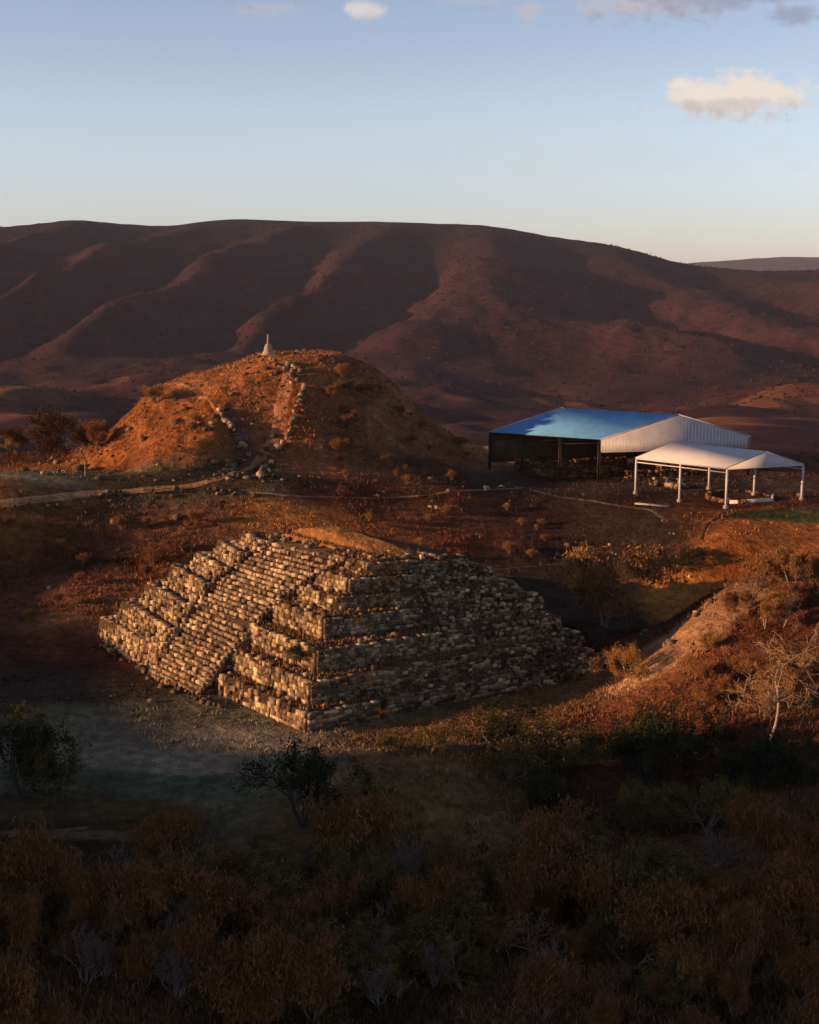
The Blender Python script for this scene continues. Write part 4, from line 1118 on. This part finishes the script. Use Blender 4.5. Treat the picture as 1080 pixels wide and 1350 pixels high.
def in_pyr(x, y):
    poly = [PA[0], PR[0], PB[0], PL[0]]; ins = np.ones(x.shape, bool); s = None
    for a, b in zip(poly, poly[1:] + poly[:1]):
        cr = (b[0] - a[0]) * (y - a[1]) - (b[1] - a[1]) * (x - a[0])
        if s is None: s = np.sign((b[0] - a[0]) * (PCEN[1] - a[1]) - (b[1] - a[1]) * (PCEN[0] - a[0]))
        ins &= cr * s > 0
    return ins
tuft_field('dry_grass', 'dry orange and brown grass covering the mound and the slopes', 'grass', 60000, -75, 75, 150, 262, .36, .5, 4, seed=2,
           mask=lambda x, y: np.clip(.35 + .9 * fbm(x / 6, y / 6, 33, 3), .05, 1) * np.where((x < -10) & (y < 196) & (y > 181), .1, 1) * np.where((x > 8) & (y > 150), .12, 1) * np.where((x < -16) & (y > 188), .45, 1))
tuft_field('dry_grass', 'short dry grass round the pyramid and over the knoll', 'grass', 45000, -48, 48, 98, 150, .30, .4, 4, seed=3,
           mask=lambda x, y: np.clip(.3 + .9 * fbm(x / 4, y / 4, 35, 3), .03, 1) * np.where(x < -8, .25, 1))
tuft_field('undergrowth', 'dark tangled dry grass and twigs under the foreground shrubs', 'undergrowth', 60000, -34, 34, 62, 104, .42, .5, 6, seed=4, gain=1.35, jit=.5,
           mask=lambda x, y: np.clip(.5 + .9 * fbm(x / 5, y / 5, 37, 3), .05, 1) * np.where(y > 88 + 4 * np.sin(x / 6), .15, 1) * np.where((x < -5) & (y > 92 + 2 * np.sin(x / 3)), 0, 1))
# loose stones over the mound and slopes
def stone_scatter(name, label, n, boxw, sz, mask, seed):
    r = np.random.default_rng(seed); x = r.uniform(boxw[0], boxw[1], n * 4); y = r.uniform(boxw[2], boxw[3], n * 4)
    k = (r.random(len(x)) < mask(x, y)) & ~in_pyr(x, y); x, y = x[k][:n], y[k][:n]; s = sz * r.lognormal(-.2, .45, len(x))
    C = np.stack([x, y, H(x, y) + s * .2], -1); Hh = np.stack([s * 1.2, s, s * .7], -1)
    V, Q = rocks(C, Hh, r.uniform(0, 6.3, len(x)), .5, .2, r)
    tag(mob(name, V, Q, m_rubble), label, 'rubble', kind='stuff')
stone_scatter('scree', 'small loose stones strewn over the face of the mound', 1500, (-60, 20, 185, 235), .22,
              lambda x, y: np.clip(.15 + 1.1 * fbm(x / 5, y / 5, 43, 3), 0, 1) * np.exp(-((x + 24) / 22) ** 2) + .03, 5)
stone_scatter('scree', 'loose stones scattered on the slopes round the pyramid', 260, (-48, 45, 100, 180), .16, lambda x, y: np.clip(.1 + .9 * fbm(x / 7, y / 7, 45, 3), .01, 1), 6)
# tree line and wooded patches on the far range
def far_wood():
    r = np.random.default_rng(11); n = 6500
    az = r.uniform(R(-19), R(19), n * 3); d = 600 + 2420 * r.random(n * 3) ** .8
    x, y = d * np.sin(az), d * np.cos(az)
    k = r.random(len(x)) < np.clip(.12 + 1.0 * fbm(x / 130, y / 170, 47, 4), .02, 1); x, y, d = x[k][:n], y[k][:n], d[k][:n]
    z = H(x, y); m = len(x); s = r.uniform(1.1, 2.5, m) * np.clip(d / 1500, .55, 1.1)
    q = 14; i = np.repeat(np.arange(m), q)
    c = np.stack([x, y, z + s * .6], -1)[i] + r.normal(0, .42, (m * q, 3)) * s[i][:, None] * [1, 1, .7]
    a = r.normal(0, 1, (m * q, 3)); a /= np.linalg.norm(a, axis=1, keepdims=True); b = np.cross(a, r.normal(0, 1, (m * q, 3))); b /= np.linalg.norm(b, axis=1, keepdims=True)
    w = (s[i] * .42)[:, None]
    V = np.stack([c - a * w, c + b * w, c + a * w, c - b * w], 1).reshape(-1, 3)
    col = np.where((r.random((m, 1)) < .6), np.array([[.042, .020, .016]]), np.array([[.062, .027, .019]])) * r.uniform(.6, 1.3, (m, 1))
    tag(mob('distant_woodland', V, np.arange(len(V)).reshape(-1, 4), m_leaf, None, np.repeat(col, q * 4, 0)), 'scattered dark trees over the valley and the far hills', 'woodland', kind='stuff')
far_wood()

# ---------------------------------------------------------------- evening haze
def haze():
    m = bpy.data.materials.new('haze'); m.use_nodes = True; n = m.node_tree.nodes; l = m.node_tree.links
    n.remove(n['Principled BSDF']); v = n.new('ShaderNodeVolumePrincipled')
    v.inputs['Color'].default_value = (.74, .78, 1.0, 1); v.inputs['Density'].default_value = HAZE_DENSITY
    v.inputs['Anisotropy'].default_value = 0.0
    l.new(v.outputs[0], n['Material Output'].inputs['Volume'])
    b = MB(); b.box((-16500, -16500, GROUND_MIN - 1.5), (16500, 16500, 190)); o = b.build('haze', m); tag(o, 'thin evening haze lying over the valley and the far hills', 'haze', kind='stuff')
HAZE_DENSITY = 2.3e-5
haze()
